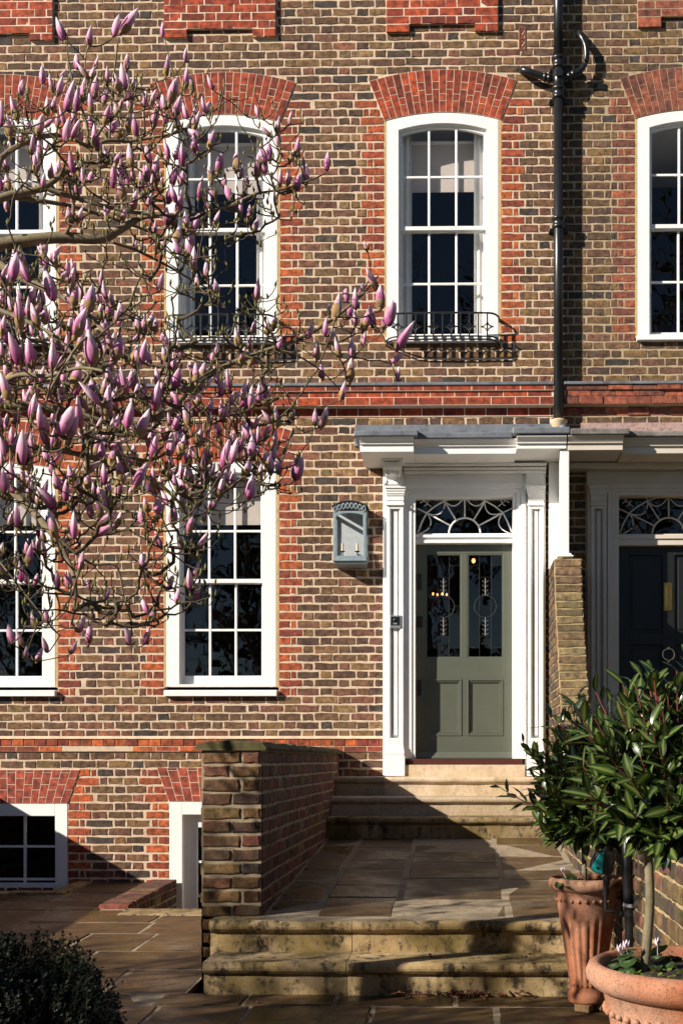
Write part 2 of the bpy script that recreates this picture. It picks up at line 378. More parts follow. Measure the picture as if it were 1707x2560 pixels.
def lay(a0, a1, b0, b1, blocked, pal, red, ch=.0752, jt=.0155, S=.201, Hd=.093, phase=0., hh=.0588, edge=None, parity=0):
    out = []; n = int(round((b1-b0)/ch)); ch = (b1-b0)/max(1, n); unit = S+Hd+2*jt
    for i in range(n):
        bl = b0+i*ch; bm = bl+ch/2
        iv = [(a0, a1, False, False)]
        for (q0, q1, quoin) in blocked(bm):
            nx = []
            for (l, r, ql, qr) in iv:
                if q1 <= l or q0 >= r: nx.append((l, r, ql, qr)); continue
                if q0 > l: nx.append((l, q0, ql, quoin))
                if q1 < r: nx.append((q1, r, quoin, qr))
            iv = nx
        odd = (i+parity) % 2
        for (l, r, ql, qr) in iv:
            m0, m1 = l+jt*.3, r-jt*.3
            def put(x0, x1, pl):
                if x1-x0 < .018: return
                out.append(((x0+x1)/2, bm+R.uniform(-.002, .002), x1-x0+R.uniform(-.004, .004), hh+R.uniform(-.0035, .003), pick(pl)))
            if ql and m1-m0 > .3:
                if odd: put(m0, m0+.092, red); put(m0+.106, m0+.146, red); m0 += .146+jt
                else: put(m0, m0+.2, red); m0 += .2+jt
            if qr and m1-m0 > .3:
                if odd: put(m1-.092, m1, red); put(m1-.146, m1-.106, red); m1 -= .146+jt
                else: put(m1-.2, m1, red); m1 -= .2+jt
            k = math.floor((m0-phase)/unit)-1; x = phase+k*unit+(unit/2 if odd else 0)
            pend = None; toggle = 0; seq = []
            while x < m1+.3:
                for L in (S, Hd):
                    s0, s1 = max(x, m0), min(x+L+R.uniform(-.006, .006), m1)
                    if s1-s0 > .012: seq.append([s0, s1])
                    x += L+jt
            # merge slivers at the ends
            if len(seq) > 1 and seq[0][1]-seq[0][0] < .045: seq[1][0] = seq[0][0]; seq.pop(0)
            if len(seq) > 1 and seq[-1][1]-seq[-1][0] < .045: seq[-2][1] = seq[-1][1]; seq.pop()
            for s0, s1 in seq:
                if s1-s0 > .25: mid = (s0+s1)/2; put(s0, mid-jt/2, pal); put(mid+jt/2, s1, pal)
                else: put(s0, s1, pal)
    return out

# ---------------------------------------------------------------- windows: where they are
class Win: pass
def make_win(cx, hw, crown, spring, bottom, ghw, rows, sill, arch):
    q = Win(); q.cx, q.hw, q.zc, q.zs, q.zb, q.ghw, q.rows, q.sill = cx, hw, crown, spring, bottom, ghw, rows, sill
    q.gap = .023; q.oh = hw+q.gap
    q.ho, q.zo, q.ze = arch; return q
def win_block(q, pad=.006):
    def f(z):
        if z < q.sill[0]-.01 or z > q.ze+.01: return None
        if z < q.zs: return (q.cx-q.oh, q.cx+q.oh, True)
        if z < q.zo:
            h = q.oh+(q.ho-q.oh)*(z-q.zs)/(q.zo-q.zs)+pad; return (q.cx-h, q.cx+h, z < q.zs+.22)
        k = (z-q.zo)/(q.ze-q.zo)
        if k >= 1: return None
        h = q.ho*math.sqrt(max(0, 1-k))+pad; return (q.cx-h, q.cx+h, False)
    return f
zz = lambda py: Z(py)
SC = X(1106)-X(1105)        # metres per photo pixel on the wall
def first(cx):
    return make_win(X(cx), 139*SC, zz(282), zz(301), zz(846), 102.5*SC, [zz(v) for v in (316, 437, 566, 701, 828)], (zz(858), zz(846)), (184*SC, zz(203), zz(175)))
def ground(cx):
    zg = lambda py: Z(py, px=553)
    return make_win(X(cx), 138*SC, zg(1155), zg(1171), zg(1717), 98*SC, [zg(v) for v in (1187, 1326, 1451, 1573, 1688)], (zg(1741), zg(1726)), (177*SC, zg(1078), zg(1048)))
WINS = [first(5), first(555.5), first(1106), ground(3), ground(553.5)]
WINN = first(1733)
# ---------------------------------------------------------------- wall sheets
XL, XP, XR = X(-420), X(1393), X(2080)
ZT = zz(-150); ZBASE = E-2.35
band_u = (zz(1043), zz(961)); band_l = (Z(1879, px=480), Z(1845, px=480))
BW = (X(-110), X(170.5), Z(2225, px=170), Z(2008, px=170))           # basement window opening
BD = (X(423.5), X(640), ZBASE, Z(2003, px=440))                     # basement door opening
DO = (X(962), X(1358), E-.16, E+2.70)                                 # main entrance opening
DN = (X(1466), X(1880), E-.16, E+2.70)                                # neighbour entrance opening
def sheet(mb, x0, x1, z0, z1, holes, y=HY, depth=.14):
    xs = sorted({x0, x1, *[min(max(h[0], x0), x1) for h in holes], *[min(max(h[1], x0), x1) for h in holes]})
    zs = sorted({z0, z1, *[min(max(h[2], z0), z1) for h in holes], *[min(max(h[3], z0), z1) for h in holes]})
    for i in range(len(xs)-1):
        for j in range(len(zs)-1):
            cx, cz = (xs[i]+xs[i+1])/2, (zs[j]+zs[j+1])/2
            if any(h[0] < cx < h[1] and h[2] < cz < h[3] for h in holes): continue
            mb.add([(xs[i], y, zs[j]), (xs[i+1], y, zs[j]), (xs[i+1], y, zs[j+1]), (xs[i], y, zs[j+1])], [(0, 1, 2, 3)])
    for h in holes:
        a, b, c, d = h[0], h[1], h[2], h[3]
        mb.add([(a, y, c), (b, y, c), (b, y, d), (a, y, d), (a, y+depth, c), (b, y+depth, c), (b, y+depth, d), (a, y+depth, d)], [(0, 3, 7, 4), (1, 5, 6, 2), (3, 2, 6, 7), (0, 4, 5, 1)])
    # back leaf so no daylight leaks through
    mb.add([(x0, y, z0), (x0, y+depth, z0), (x0, y+depth, z1), (x0, y, z1)], [(0, 1, 2, 3)])
    mb.add([(x1, y, z0), (x1, y+depth, z0), (x1, y+depth, z1), (x1, y, z1)], [(0, 1, 2, 3)])
def hole(q): return (q.cx-q.oh, q.cx+q.oh, q.sill[0]+.005, q.zc+.003)
house = thing('terraced_house', 'brown brick terraced house with red arches, white sash windows and green door', 'house', (X(700), HY, ZBASE))
nhouse = thing('terraced_house', 'neighbouring brick house with dark front door, right of the black drainpipe', 'house', (X(1750), HY, ZBASE))
mb = MB(); sheet(mb, XL, XP, ZBASE, ZT, [hole(q) for q in WINS]+[BW, BD, DO])
wall = mb.build('wall', M['mortar'], house, fix=False)
mb = MB(); sheet(mb, XP+.002, XR, ZBASE, ZT, [hole(WINN), DN])
nwall = mb.build('wall', M['mortar_n'], nhouse, fix=False)
PANELS = [(X(-141), X(135), 77, 79, 94), (X(412), X(690), 71, 473, 92), (X(966), X(1244), 65, 1025, 85)]
PAN_N = (X(1592), X(1870), 54, 1651, 79)
def blk_house(z):
    o = []
    for q in WINS:
        r = win_block(q)(z)
        if r: o.append(r)
    for h in (BW, BD):
        if h[2] < z < h[3]: o.append((h[0], h[1], True))
        elif h[3] <= z < h[3]+.31: e = (z-h[3])/.31*.11+.004; o.append((h[0]-e, h[1]+e, True))
    if DO[2]-.5 < z < DO[3]: o.append((DO[0]-.01, DO[1]+.01, False))
    for (p0, p1, pm, lug, pl) in PANELS:
        if z > zz(pm)+.03: o.append((p0-.004, p1+.004, False))
        elif z > zz(pl): o += [(p0-.004, p0+.205, False), (p1-.205, p1+.004, False)]
    av = (X(1295), X(1314), zz(128), zz(71))
    if av[2] < z < av[3]: o.append((av[0], av[1], False))
    return o
def blk_n(z):
    o = []; r = win_block(WINN)(z)
    if r: o.append(r)
    if DN[2]-.5 < z < DN[3]: o.append((DN[0]-.01, DN[1]+.01, False))
    if z > zz(PAN_N[2])+.03: o.append((PAN_N[0]-.004, PAN_N[1]+.004, False))
    elif z > zz(PAN_N[4]): o += [(PAN_N[0]-.004, PAN_N[0]+.205, False), (PAN_N[1]-.205, PAN_N[1]+.004, False)]
    return o
def seen(x0, x1, z0, z1):
    def f(b):
        if not (x0 < b[0]-b[2]/2 and b[0]+b[2]/2 < x1 and z0 < b[1] < z1): return -1
        return b[2]*b[3]*R.uniform(.9, 1)
    return f
bk = lay(XL, XP, band_l[1], band_u[0], blk_house, STOCK, RED)+lay(XL, XP, band_u[1], ZT, blk_house, STOCK, RED, parity=1)+lay(XL, XP, ZBASE, band_l[0], blk_house, STOCK, RED, phase=.1)
# a few dark patched bricks low on the wall, as in the photograph
bk = [(a, b, w_, h_, tuple(c*.55+.012 for c in col) if (E+2.98 < b < E+3.36 and R.random() < .25) else col) for (a, b, w_, h_, col) in bk]
put_bricks(bk, FRONT(HY), KIT, wall, wall, M['stock_a'], 300, seen(X(640), X(1375), E+.05, zz(2)))
nb = lay(XP, XR, band_l[1], band_u[0], blk_n, STOCK_N, RED_N, jt=.014)+lay(XP, XR, band_u[1], ZT, blk_n, STOCK_N, RED_N, jt=.014)+lay(XP, XR, ZBASE, band_l[0], blk_n, STOCK_N, RED_N)
put_bricks(nb, FRONT(HY), KIT, nwall, nwall, M['stock_a'], 300, seen(X(1415), X(1700), zz(1040), zz(2)))

# ---------------------------------------------------------------- arches of gauged brick
def arch(parent, cx, hi, zs, ri, ho, zo, zc, cols, y=HY, d=.0105, pal=GAUGED, name='window_arch', cuts=((0, .54, .72, 1), (0, .27, .43, 1)), mat='joint', joint=.0048):
    def pt(t, s):
        k = 1-(2*t-1)**2
        a = (cx-hi+2*hi*t, zs+ri*k); b = (cx-ho+2*ho*t, zo+(zc-zo)*k)
        return (a[0]+(b[0]-a[0])*s, a[1]+(b[1]-a[1])*s)
    n = 24; mb = MB()
    mb.band([pt(i/n, 1) for i in range(n+1)], [pt(i/n, 0) for i in range(n+1)], y-.0095, y+.1)
    back = mb.build(name, M[mat], parent)
    ht = ((zo+zc)/2-(zs+ri/2)); wd = 2*hi/cols
    for i in range(cols):
        cc = cuts[i % 2]
        for j in range(len(cc)-1):
            jt, js = joint/wd/cols*.42, joint/ht*.42
            t0, t1, s0, s1 = i/cols+jt, (i+1)/cols-jt, cc[j]+js, cc[j+1]-js
            e = .0012
            P = [pt(t0, s0), pt(t1, s0), pt(t1, s1), pt(t0, s1)]
            mx = sum(p[0] for p in P)/4; mz = sum(p[1] for p in P)/4
            dd = y-d-R.uniform(.0, .001)
            ins = [(p[0]+(mx-p[0])*.06, p[1]+(mz-p[1])*.02) for p in P]
            vs = [(p[0], y, p[1]) for p in P]+[(p[0], dd+e, p[1]) for p in P]+[(p[0], dd, p[1]) for p in ins]
            fs = [(k, (k+1) % 4, 4+(k+1) % 4, 4+k) for k in range(4)]+[(4+k, 4+(k+1) % 4, 8+(k+1) % 4, 8+k) for k in range(4)]+[(8, 9, 10, 11)]
            link('brick', MB().add(vs, fs).mesh('arch_brick', M['fine_o'], fix=False), back, color=pick(pal))
    return back
for q in WINS: arch(house, q.cx, q.oh, q.zs-.002, q.zc-q.zs+.004, q.ho, q.zo, q.ze, 19)
q = WINN; arch(nhouse, q.cx, q.oh, q.zs-.002, q.zc-q.zs+.004, q.ho, q.zo, q.ze, 19, pal=RED_N, mat='mortar_n')
for h in (BW, BD):
    arch(house, (h[0]+h[1])/2, (h[1]-h[0])/2, h[3], 0, (h[1]-h[0])/2+.11, h[3]+.30, h[3]+.30, int((h[1]-h[0])/.066), cuts=((0, .40, .75, 1), (0, .18, .56, .92, 1)), pal=[((.31, .06, .032), 3), ((.27, .05, .028), 2)])

# ---------------------------------------------------------------- red brick aprons at the top
def apron(parent, p0, p1, pm, pl, ztop, mat='joint', pal=GAUGED):
    y = HY; mb = MB(); pr = .032; z1, z2 = zz(pm), zz(pl)
    mb.box(p0+.003, p1-.003, y-pr, y, z1+.003, ztop); mb.box(p0+.003, p0+.203, y-pr, y, z2+.003, z1+.003); mb.box(p1-.203, p1-.003, y-pr, y, z2+.003, z1+.003)
    base = mb.build('brick_panel', M[mat], parent)
    bs = lay(p0, p1, z1, z1+.072*round((ztop-z1)/.072), lambda z: [], pal, pal, ch=.072, jt=.0062, S=.2045, Hd=.0995, hh=.0658, phase=p0)
    lz = z1-z2
    for a in (p0, p1-.206):
        bs += [(a+.103 if k == 1 else a+.05+.104*k, (z1+z2)/2, .204 if a == p0 else .1, lz-.005, pick(pal)) for k in ((1,) if a == p0 else (0, 1.02))]
    put_bricks(bs, FRONT(y-pr), KITF, base, base, M['stock_a'], 300)
for p in PANELS: apron(house, p[0], p[1], p[2], p[4], ZT)
apron(nhouse, PAN_N[0], PAN_N[1], PAN_N[2], PAN_N[4], ZT, 'mortar_n', RED_N)

# ---------------------------------------------------------------- string courses
def brick_row(parent, x0, x1, z0, z1, proud, L, pal, jt=.005, off=0., kit_mat='fine_o', depth=.05, irr=0):
    x = x0-off*L; i = 0
    while x < x1-.01:
        a, b = max(x, x0)+jt/2, min(x+L, x1)-jt/2
        if b-a > .02:
            e = R.uniform(-irr, irr)
            mb = MB(); y0 = HY-proud+e; s = .002
            mb.add([(a, HY+.02, z0), (b, HY+.02, z0), (b, HY+.02, z1), (a, HY+.02, z1), (a, y0+s, z0), (b, y0+s, z0), (b, y0+s, z1), (a, y0+s, z1), (a+s, y0, z0+s), (b-s, y0, z0+s), (b-s, y0, z1-s), (a+s, y0, z1-s)],
                   [(0, 1, 5, 4), (1, 2, 6, 5), (2, 3, 7, 6), (3, 0, 4, 7), (4, 5, 9, 8), (5, 6, 10, 9), (6, 7, 11, 10), (7, 4, 8, 11), (8, 9, 10, 11)])
            link('brick', mb.mesh('band_brick', M[kit_mat], fix=True), parent, color=pick(pal))
        x += L; i += 1
def upper_band(parent, x0, x1, pal, mat, rough=0):
    z = lambda py: zz(py)
    g_ = .001+rough*1.3; mb = MB(); mb.box(x0, x1, HY-.009+g_, HY+.01, z(1042), z(1019.6)); mb.box(x0, x1, HY-.084+g_, HY+.01, z(1019.4), z(999.5)); mb.box(x0, x1, HY-.080+g_, HY+.01, z(999.4), z(984.9)); mb.box(x0, x1, HY-.098+g_, HY+.01, z(984.8), z(972))
    base = mb.build('string_course', M[mat], parent)
    brick_row(base, x0, x1, z(1041), z(1021), .009, .19, pal, irr=rough)
    brick_row(base, x0, x1, z(1019), z(1000), .084, .215, pal, off=.4, irr=rough)
    brick_row(base, x0, x1, z(999), z(985.5), .080, .215, pal, off=.9, irr=rough)
    brick_row(base, x0, x1, z(984.5), z(972.5), .098, .215, pal, off=.2, irr=rough)
    mb = MB(); y = HY
    mb.prism([(y-.112, z(972)), (y-.112, z(965)), (y+.002, z(957)), (y+.002, z(972))], 'x', x0, x1)
    mb.build('lead_flashing', M['lead'], base, bevel=.004)
upper_band(house, XL, XP-.04, GAUGED, 'joint'); upper_band(nhouse, XP+.05, XR, RED_N, 'mortar_n', .006)
zl = lambda py: Z(py, px=480)
mb = MB(); mb.box(XL, X(958), HY-.0165, HY+.01, zl(1878.5), zl(1846)); base = mb.build('string_course', M['mortar'], house)
brick_row(base, XL, X(958), zl(1864.5), zl(1847.5), .022, .103, RED, jt=.008, irr=.002, kit_mat='fine_o')
brick_row(base, XL, X(958), zl(1878), zl(1866.5), .018, .21, RED, jt=.008, irr=.002)
MB().prism([(HY-.030, zl(1847)), (HY-.004, zl(1840)), (HY+.01, zl(1840)), (HY+.01, zl(1847))], 'x', XL, X(958)).build('mortar_fillet', M['mortar'], base)

# ---------------------------------------------------------------- sash windows
def arc_out(cx, hw, zb, zs, rise, n=14):
    return [(cx-hw, zb)]+[(cx-hw+2*hw*i/n, zs+rise*(1-(2*i/n-1)**2)) for i in range(n+1)]+[(cx+hw, zb)]
def sash(parent, q, blind=0., curtains=True, paint='white', wallm='mortar', sillpaint='white', label=None, room=True):
    wn = thing_part('sash_window', parent)
    cx = q.cx; fy = HY-.004
    out = arc_out(cx, q.hw, q.zb, q.zs, q.zc-q.zs)
    gap = arc_out(cx, q.oh+.002, q.zb-.01, q.zs, q.zc-q.zs+.005)
    MB().band(gap, out, HY-.002, HY+.06).build('sealant_joint', M['sealant'], wn)
    ih = q.ghw+.026; ri = .058; zcr = q.rows[0]+.028
    inn = arc_out(cx, ih, q.zb+.02, zcr-ri, ri)
    mb = MB(); mb.band(out, inn, fy, HY+.11); mb.box(cx-q.hw, cx+q.hw, fy+.002, HY+.11, q.zb, q.zb+.022)
    fr = mb.build('frame', M[paint], wn, bevel=.003)
    inn2 = arc_out(cx, ih-.0, q.zb+.02, zcr-ri, ri); inn3 = arc_out(cx, ih-.008, q.zb+.02, zcr-ri-.006, ri)
    MB().band(inn2, inn3, fy+.022, fy+.045).build('staff_bead', M[paint], wn)
    # sashes
    zm = q.rows[2]
    def side_sash(y0, y1, zlo, zhi, botw, topw, arched, name, bars_z):
        mb = MB(); o_h = ih+.012
        if arched:
            mb.band(arc_out(cx, o_h, zlo, zcr-ri+.01, ri+.006), arc_out(cx, q.ghw, zlo, q.rows[0]-ri, ri), y0, y1)
        else:
            mb.box(cx-o_h, cx-q.ghw, y0, y1, zlo, zhi); mb.box(cx+q.ghw, cx+o_h, y0, y1, zlo, zhi)
            mb.box(cx-q.ghw, cx+q.ghw, y0, y1, zhi-topw, zhi)
        mb.box(cx-q.ghw, cx+q.ghw, y0+.001, y1-.001, zlo, zlo+botw)
        sh = mb.build(name, M[paint], wn, bevel=.003)
        bw = .0105
        def ztop(x):
            if not arched: return zhi-topw
            k = (x-cx)/q.ghw; return q.rows[0]-ri+ri*(1-k*k)+.004
        xs = [cx-q.ghw, cx-q.ghw/3, cx+q.ghw/3, cx+q.ghw]
        for x in xs[1:3]: MB().box(x-bw, x+bw, y0+.006, y1-.006, zlo+botw-.002, ztop(x)).build('glazing_bar', M[paint], wn, bevel=.004)
        zsx = [zlo+botw]+bars_z+[ztop(cx)]
        for z in bars_z: MB().box(cx-q.ghw, cx+q.ghw, y0+.0075, y1-.0075, z-bw, z+bw).build('glazing_bar', M[paint], wn, bevel=.004)
        ym = (y0+y1)/2
        for i in range(3):
            for j in range(len(zsx)-1):
                tp = zsx[j+1]
                if arched and j == len(zsx)-2: tp = max(ztop(xs[i]), ztop(xs[i+1]))+.004
                mb = MB(); tx, tz = R.uniform(-.0022, .0022), R.uniform(-.0022, .0022)
                a, b, c, d = xs[i]-.002, xs[i+1]+.002, zsx[j]-.002, tp
                vs = [(a, ym-tx-tz, c), (b, ym+tx-tz, c), (b, ym+tx+tz, d), (a, ym-tx+tz, d)]
                vs += [(p[0], p[1]+.004, p[2]) for p in vs]
                mb.add(vs, [(0, 1, 2, 3), (4, 7, 6, 5), (0, 4, 5, 1), (1, 5, 6, 2), (2, 6, 7, 3), (3, 7, 4, 0)]).build('pane', M['glass'], wn, fix=False)
    side_sash(HY+.032, HY+.066, zm-.018, q.zc, .036, 0, True, 'upper_sash', [q.rows[1]])
    side_sash(HY+.068, HY+.102, q.zb+.018, zm+.012, q.rows[4]-q.zb-.018, .034, False, 'lower_sash', [q.rows[3]])
    MB().box(cx-.03, cx+.03, HY+.06, HY+.078, zm+.014, zm+.026).build('sash_fastener', M['brass'], wn)
    mb = MB(); s0, s1 = q.sill
    mb.prism([(HY+.08, s0), (HY+.08, s1+.006), (HY, s1+.004), (HY-.052, s1-.004), (HY-.052, s0), (HY-.03, s0)], 'x', cx-q.hw-.012, cx+q.hw+.012)
    mb.build('sill', M[sillpaint], wn, bevel=.004)
    if room:
        z0, z1 = q.zb-.5, q.zc+.12; a, b = cx-.93, cx+.93; y0, y1 = HY+.142, HY+3.6
        mb = MB(); mb.add([(a, y0, z0), (b, y0, z0), (b, y1, z0), (a, y1, z0), (a, y0, z1), (b, y0, z1), (b, y1, z1), (a, y1, z1)], [(0, 3, 2, 1), (4, 5, 6, 7), (1, 2, 6, 5), (2, 3, 7, 6), (3, 0, 4, 7)])
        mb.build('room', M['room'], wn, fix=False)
        mb = MB(); mb.box(a+.01, b-.01, HY+.15, HY+1.6, z1-.03, z1-.005); mb.build('ceiling', M['ceiling'], wn)
        MB().box(a+.01, b-.01, HY+.15, HY+3.5, z0+.005, z0+.02).build('floor', M['room_floor'] if q.zb > E+3 else M['room'], wn)
    if curtains:
        for s in (-1, 1):
            xo = cx+s*(q.ghw+.12); xi = cx+s*(q.ghw-.085); n = 18; vs = []; fs = []
            for i in range(n+1):
                x = xo+(xi-xo)*i/n; y = HY+.170+.011*math.sin(i*1.25)+.006*math.sin(i*.6)
                for z in (q.zb-.1, q.zc+.02): vs += [(x, y, z), (x, y+.004, z)]
            for i in range(n):
                fs += [(4*i, 4*i+4, 4*i+6, 4*i+2), (4*i+1, 4*i+3, 4*i+7, 4*i+5)]
            MB().add(vs, fs).build('curtain', M['curtain'], wn, smooth=True)
    if room: MB().box(cx-q.ghw-.1, cx+q.ghw+.1, HY+.112, HY+.9, q.zc-.012, q.zc+.02).build('window_head', M['ceiling'], wn)
    if blind:
        zb = q.zc-blind
        MB().box(cx-q.ghw-.05, cx+q.ghw+.05, HY+.226, HY+.232, zb, q.zc-.16 if curtains else q.zc+.02).build('roller_blind', M['blind'], wn)
        if curtains: MB().box(cx-q.ghw-.05, cx+q.ghw+.05, HY+.215, HY+.225, q.zc-.165, q.zc-.14).build('curtain_rail', M['white'], wn)
    return wn
def thing_part(name, parent):
    o = bpy.data.objects.new(name, None); C.objects.link(o); o.parent = parent; o.empty_display_size = .05
    o.matrix_parent_inverse = Matrix.Translation(-WORLDT[parent]); WORLDT[o] = Vector((0, 0, 0)); return o
for i, q in enumerate(WINS): sash(house, q, blind=(.60 if i < 3 else .52), curtains=i < 3)
sash(nhouse, WINN, blind=0, curtains=False)

# ---------------------------------------------------------------- basement window and door
wn = thing_part('basement_window', house); a, b, z0, z1 = BW; fw = .115
mb = MB(); mb.box(b-fw, b-.003, HY-.004, HY+.1, z0, z1-.003); mb.box(a+.003, b-fw, HY-.004, HY+.1, z1-fw, z1-.003); mb.box(a+.003, a+fw, HY-.004, HY+.1, z0, z1-fw); mb.box(a+fw, b-fw, HY-.002, HY+.1, z0, z0+.06)
mb.build('frame', M['white'], wn, bevel=.003)
xa, xb = a+fw, b-fw
xs = [xa, X(-25), X(59.5), xb]; zs_ = [z0+.06, Z(2199, px=100), Z(2117, px=100), z1-fw]
for x in xs[1:3]: MB().box(x-.011, x+.011, HY+.03, HY+.06, zs_[0], zs_[-1]).build('glazing_bar', M['white'], wn, bevel=.003)
for z in zs_[1:3]: MB().box(xa, xb, HY+.032, HY+.058, z-.011, z+.011).build('glazing_bar', M['white'], wn, bevel=.003)
for i in range(3):
    for j in range(3): MB().box(xs[i], xs[i+1], HY+.044, HY+.048, zs_[j], zs_[j+1]).build('pane', M['glass'], wn)
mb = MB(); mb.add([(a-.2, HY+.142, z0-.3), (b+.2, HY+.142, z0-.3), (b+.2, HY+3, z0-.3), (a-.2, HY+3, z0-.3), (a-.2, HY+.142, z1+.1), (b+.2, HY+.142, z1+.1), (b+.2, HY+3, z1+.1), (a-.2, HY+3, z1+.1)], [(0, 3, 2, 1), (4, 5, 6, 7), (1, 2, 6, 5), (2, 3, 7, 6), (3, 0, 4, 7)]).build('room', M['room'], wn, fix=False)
bd = thing_part('basement_door', house); a, b, z0, z1 = BD
mb = MB(); mb.box(a+.002, a+.118, HY-.004, HY+.12, z0, z1-.003); mb.box(a+.118, b-.118, HY-.004, HY+.12, z1-.12, z1-.003); mb.box(b-.118, b-.002, HY-.004, HY+.12, z0, z1-.003); mb.build('frame', M['white'], bd, bevel=.003)
mb = MB(); mb.box(a+.118, b-.118, HY+.075, HY+.12, z0, z0+.9)
mb.box(a+.118, a+.235, HY+.0755, HY+.12, z0+.9, z1-.12); mb.box(b-.235, b-.118, HY+.0755, HY+.12, z0+.9, z1-.12); mb.box(a+.235, b-.235, HY+.0755, HY+.12, z1-.24, z1-.12); mb.build('leaf', M['white'], bd, bevel=.003)
for z in (z1-.55, z1-.86, z1-1.17): MB().box(a+.235, b-.235, HY+.08, HY+.11, z-.01, z+.01).build('glazing_bar', M['white'], bd)
MB().box(a+.235, b-.235, HY+.095, HY+.099, z0+.9, z1-.24).build('pane', M['glass'], bd)
MB().add([(a, HY+.142, z0), (b, HY+.142, z0), (b, HY+2, z0), (a, HY+2, z0), (a, HY+.142, z1), (b, HY+.142, z1), (b, HY+2, z1), (a, HY+2, z1)], [(0, 3, 2, 1), (4, 5, 6, 7), (1, 2, 6, 5), (2, 3, 7, 6), (3, 0, 4, 7)]).build('room', M['room'], bd, fix=False)

# ---------------------------------------------------------------- air bricks
ab = MB(); x0, x1, z0, z1 = X(1295)+.004, X(1314)-.004, zz(128), zz(71); zm = (z0+z1)/2
ab.box(x0, x0+.010, HY-.008, HY+.03, z0, z1); ab.box(x1-.010, x1, HY-.008, HY+.03, z0, z1)
for z in (z0, zm-.005, z1-.01): ab.box(x0+.010, x1-.010, HY-.008, HY+.03, z, z+.01)
for zc_ in (z0, (z0+zm)/2, zm, (zm+z1)/2):
    h = (z1-z0)/4
    for s in (0, 1):
        p = [(x0+.01, zc_), (x0+.017, zc_), (x1-.01, zc_+h), (x1-.017, zc_+h)] if s == 0 else [(x1-.017, zc_), (x1-.01, zc_), (x0+.017, zc_+h), (x0+.01, zc_+h)]
        ab.prism(p, 'y', HY-.006+.001*s, HY+.02)
ab.build('air_brick', m_plain('terracotta_vent', (.22, .06, .035), .9, .1, 20, .2), house)
MB().box(x0, x1, HY+.021, HY+.03, z0, z1).build('vent_back', M['room'], house)
ab = MB(); x0, x1, z0, z1 = X(1483), X(1514), zz(230), zz(214)
for i in range(7): ab.box(x0+(x1-x0)*i/7, x0+(x1-x0)*(i+.45)/7, HY-.016, HY-.002, z0, z1)
for i in range(4): ab.box(x0, x1, HY-.014, HY-.003, z0+(z1-z0)*i/4, z0+(z1-z0)*(i+.4)/4)
ab.build('vent_grille', M['iron'], nhouse)
# ================================================================ entrances
def B(mb, px0, px1, py0, py1, y0, y1, ref=None):
    """box whose front outline is given in photo pixels at its own depth y0"""
    x0, z1 = at(px0, py0, y0); x1, z0 = at(px1, py1, y0); mb.box(x0, x1, y0, y1, z0, z1); return mb
def pilaster(parent, p0, p1, paint, ptop=1212, pbase=1863, pbot=1940, capw=8):
    yb, yf = 10.435, 10.385
    mb = MB(); B(mb, p0, p1, 1160, pbot-1, yb, HY+.05); bk_ = mb.build('pilaster', M[paint], parent, bevel=.003)
    w_ = p1-p0; a, b = p0+w_*.17, p1-w_*.10
    mb = MB()
    # shaft as a frame round a sunk panel
    q = (b-a); zt, zb_ = 1262, pbase
    for (u0, u1, v0, v1) in ((a, a+q*.2, zt, zb_), (b-q*.2, b, zt, zb_), (a+q*.2, b-q*.2, zt, zt+10), (a+q*.2, b-q*.2, zb_-18, zb_)): B(mb, u0, u1, v0, v1, yf, yb)
    mb.build('shaft', M[paint], bk_, bevel=.004)
    mb = MB()
    for (u0, u1, v0, v1) in ((a+q*.2, a+q*.28, zt+10, zb_-18), (b-q*.28, b-q*.2, zt+10, zb_-18)): B(mb, u0, u1, v0, v1, yf+.016, yb)
    B(mb, a+q*.36, b-q*.36, zt+16, zb_-24, yf+.022, yb)
    mb.build('panel_moulding', M[paint], bk_, bevel=.004)
    mb = MB()      # capital: stepped, widening upwards
    st = [(1262, 1257, 5, .018), (1257, 1250, 1, .008), (1250, 1246, 3, .014), (1246, 1238, 2, .012), (1238, 1233, 5, .02), (1233, 1226, 7, .028), (1226, 1219, 10, .036), (1219, ptop, 13, .048)]
    for (v1, v0, g, d) in st: B(mb, a-g*.45, b+g*.45, v0, v1+.8, yf-d, yb)
    mb.build('capital', M[paint], bk_, bevel=.004)
    mb = MB()      # base block
    for (v0, v1, g, d) in ((pbase, pbase+8, 1, .008), (pbase+7, pbase+14, 3, .016), (pbase+13, pbase+24, 5, .024), (pbase+23, pbase+29, 4, .02), (pbase+28, pbot, 7, .032)): B(mb, a-g*.5, b+g*.5, v0, v1, yf-d, yb)
    mb.build('base', M[paint], bk_, bevel=.004)
    return bk_
def architrave(parent, pl, pr, ptop, pbot, paint, steps=((0, 12, .030), (12, 24, .018), (24, 33, .008)), both=True, yb=10.47):
    mb = MB(); d0 = 10.435
    for (a, b, d) in steps:
        B(mb, pl+a, pl+b, ptop+a, pbot, d0-d, HY+.07)
        if both: B(mb, pr-b, pr-a, ptop+a, pbot, d0-d-.0005, HY+.07)
        B(mb, pl+b, pr-b, ptop+a, ptop+b, d0-d-.001, HY+.07)
    return mb.build('architrave', M[paint], parent, bevel=.003)
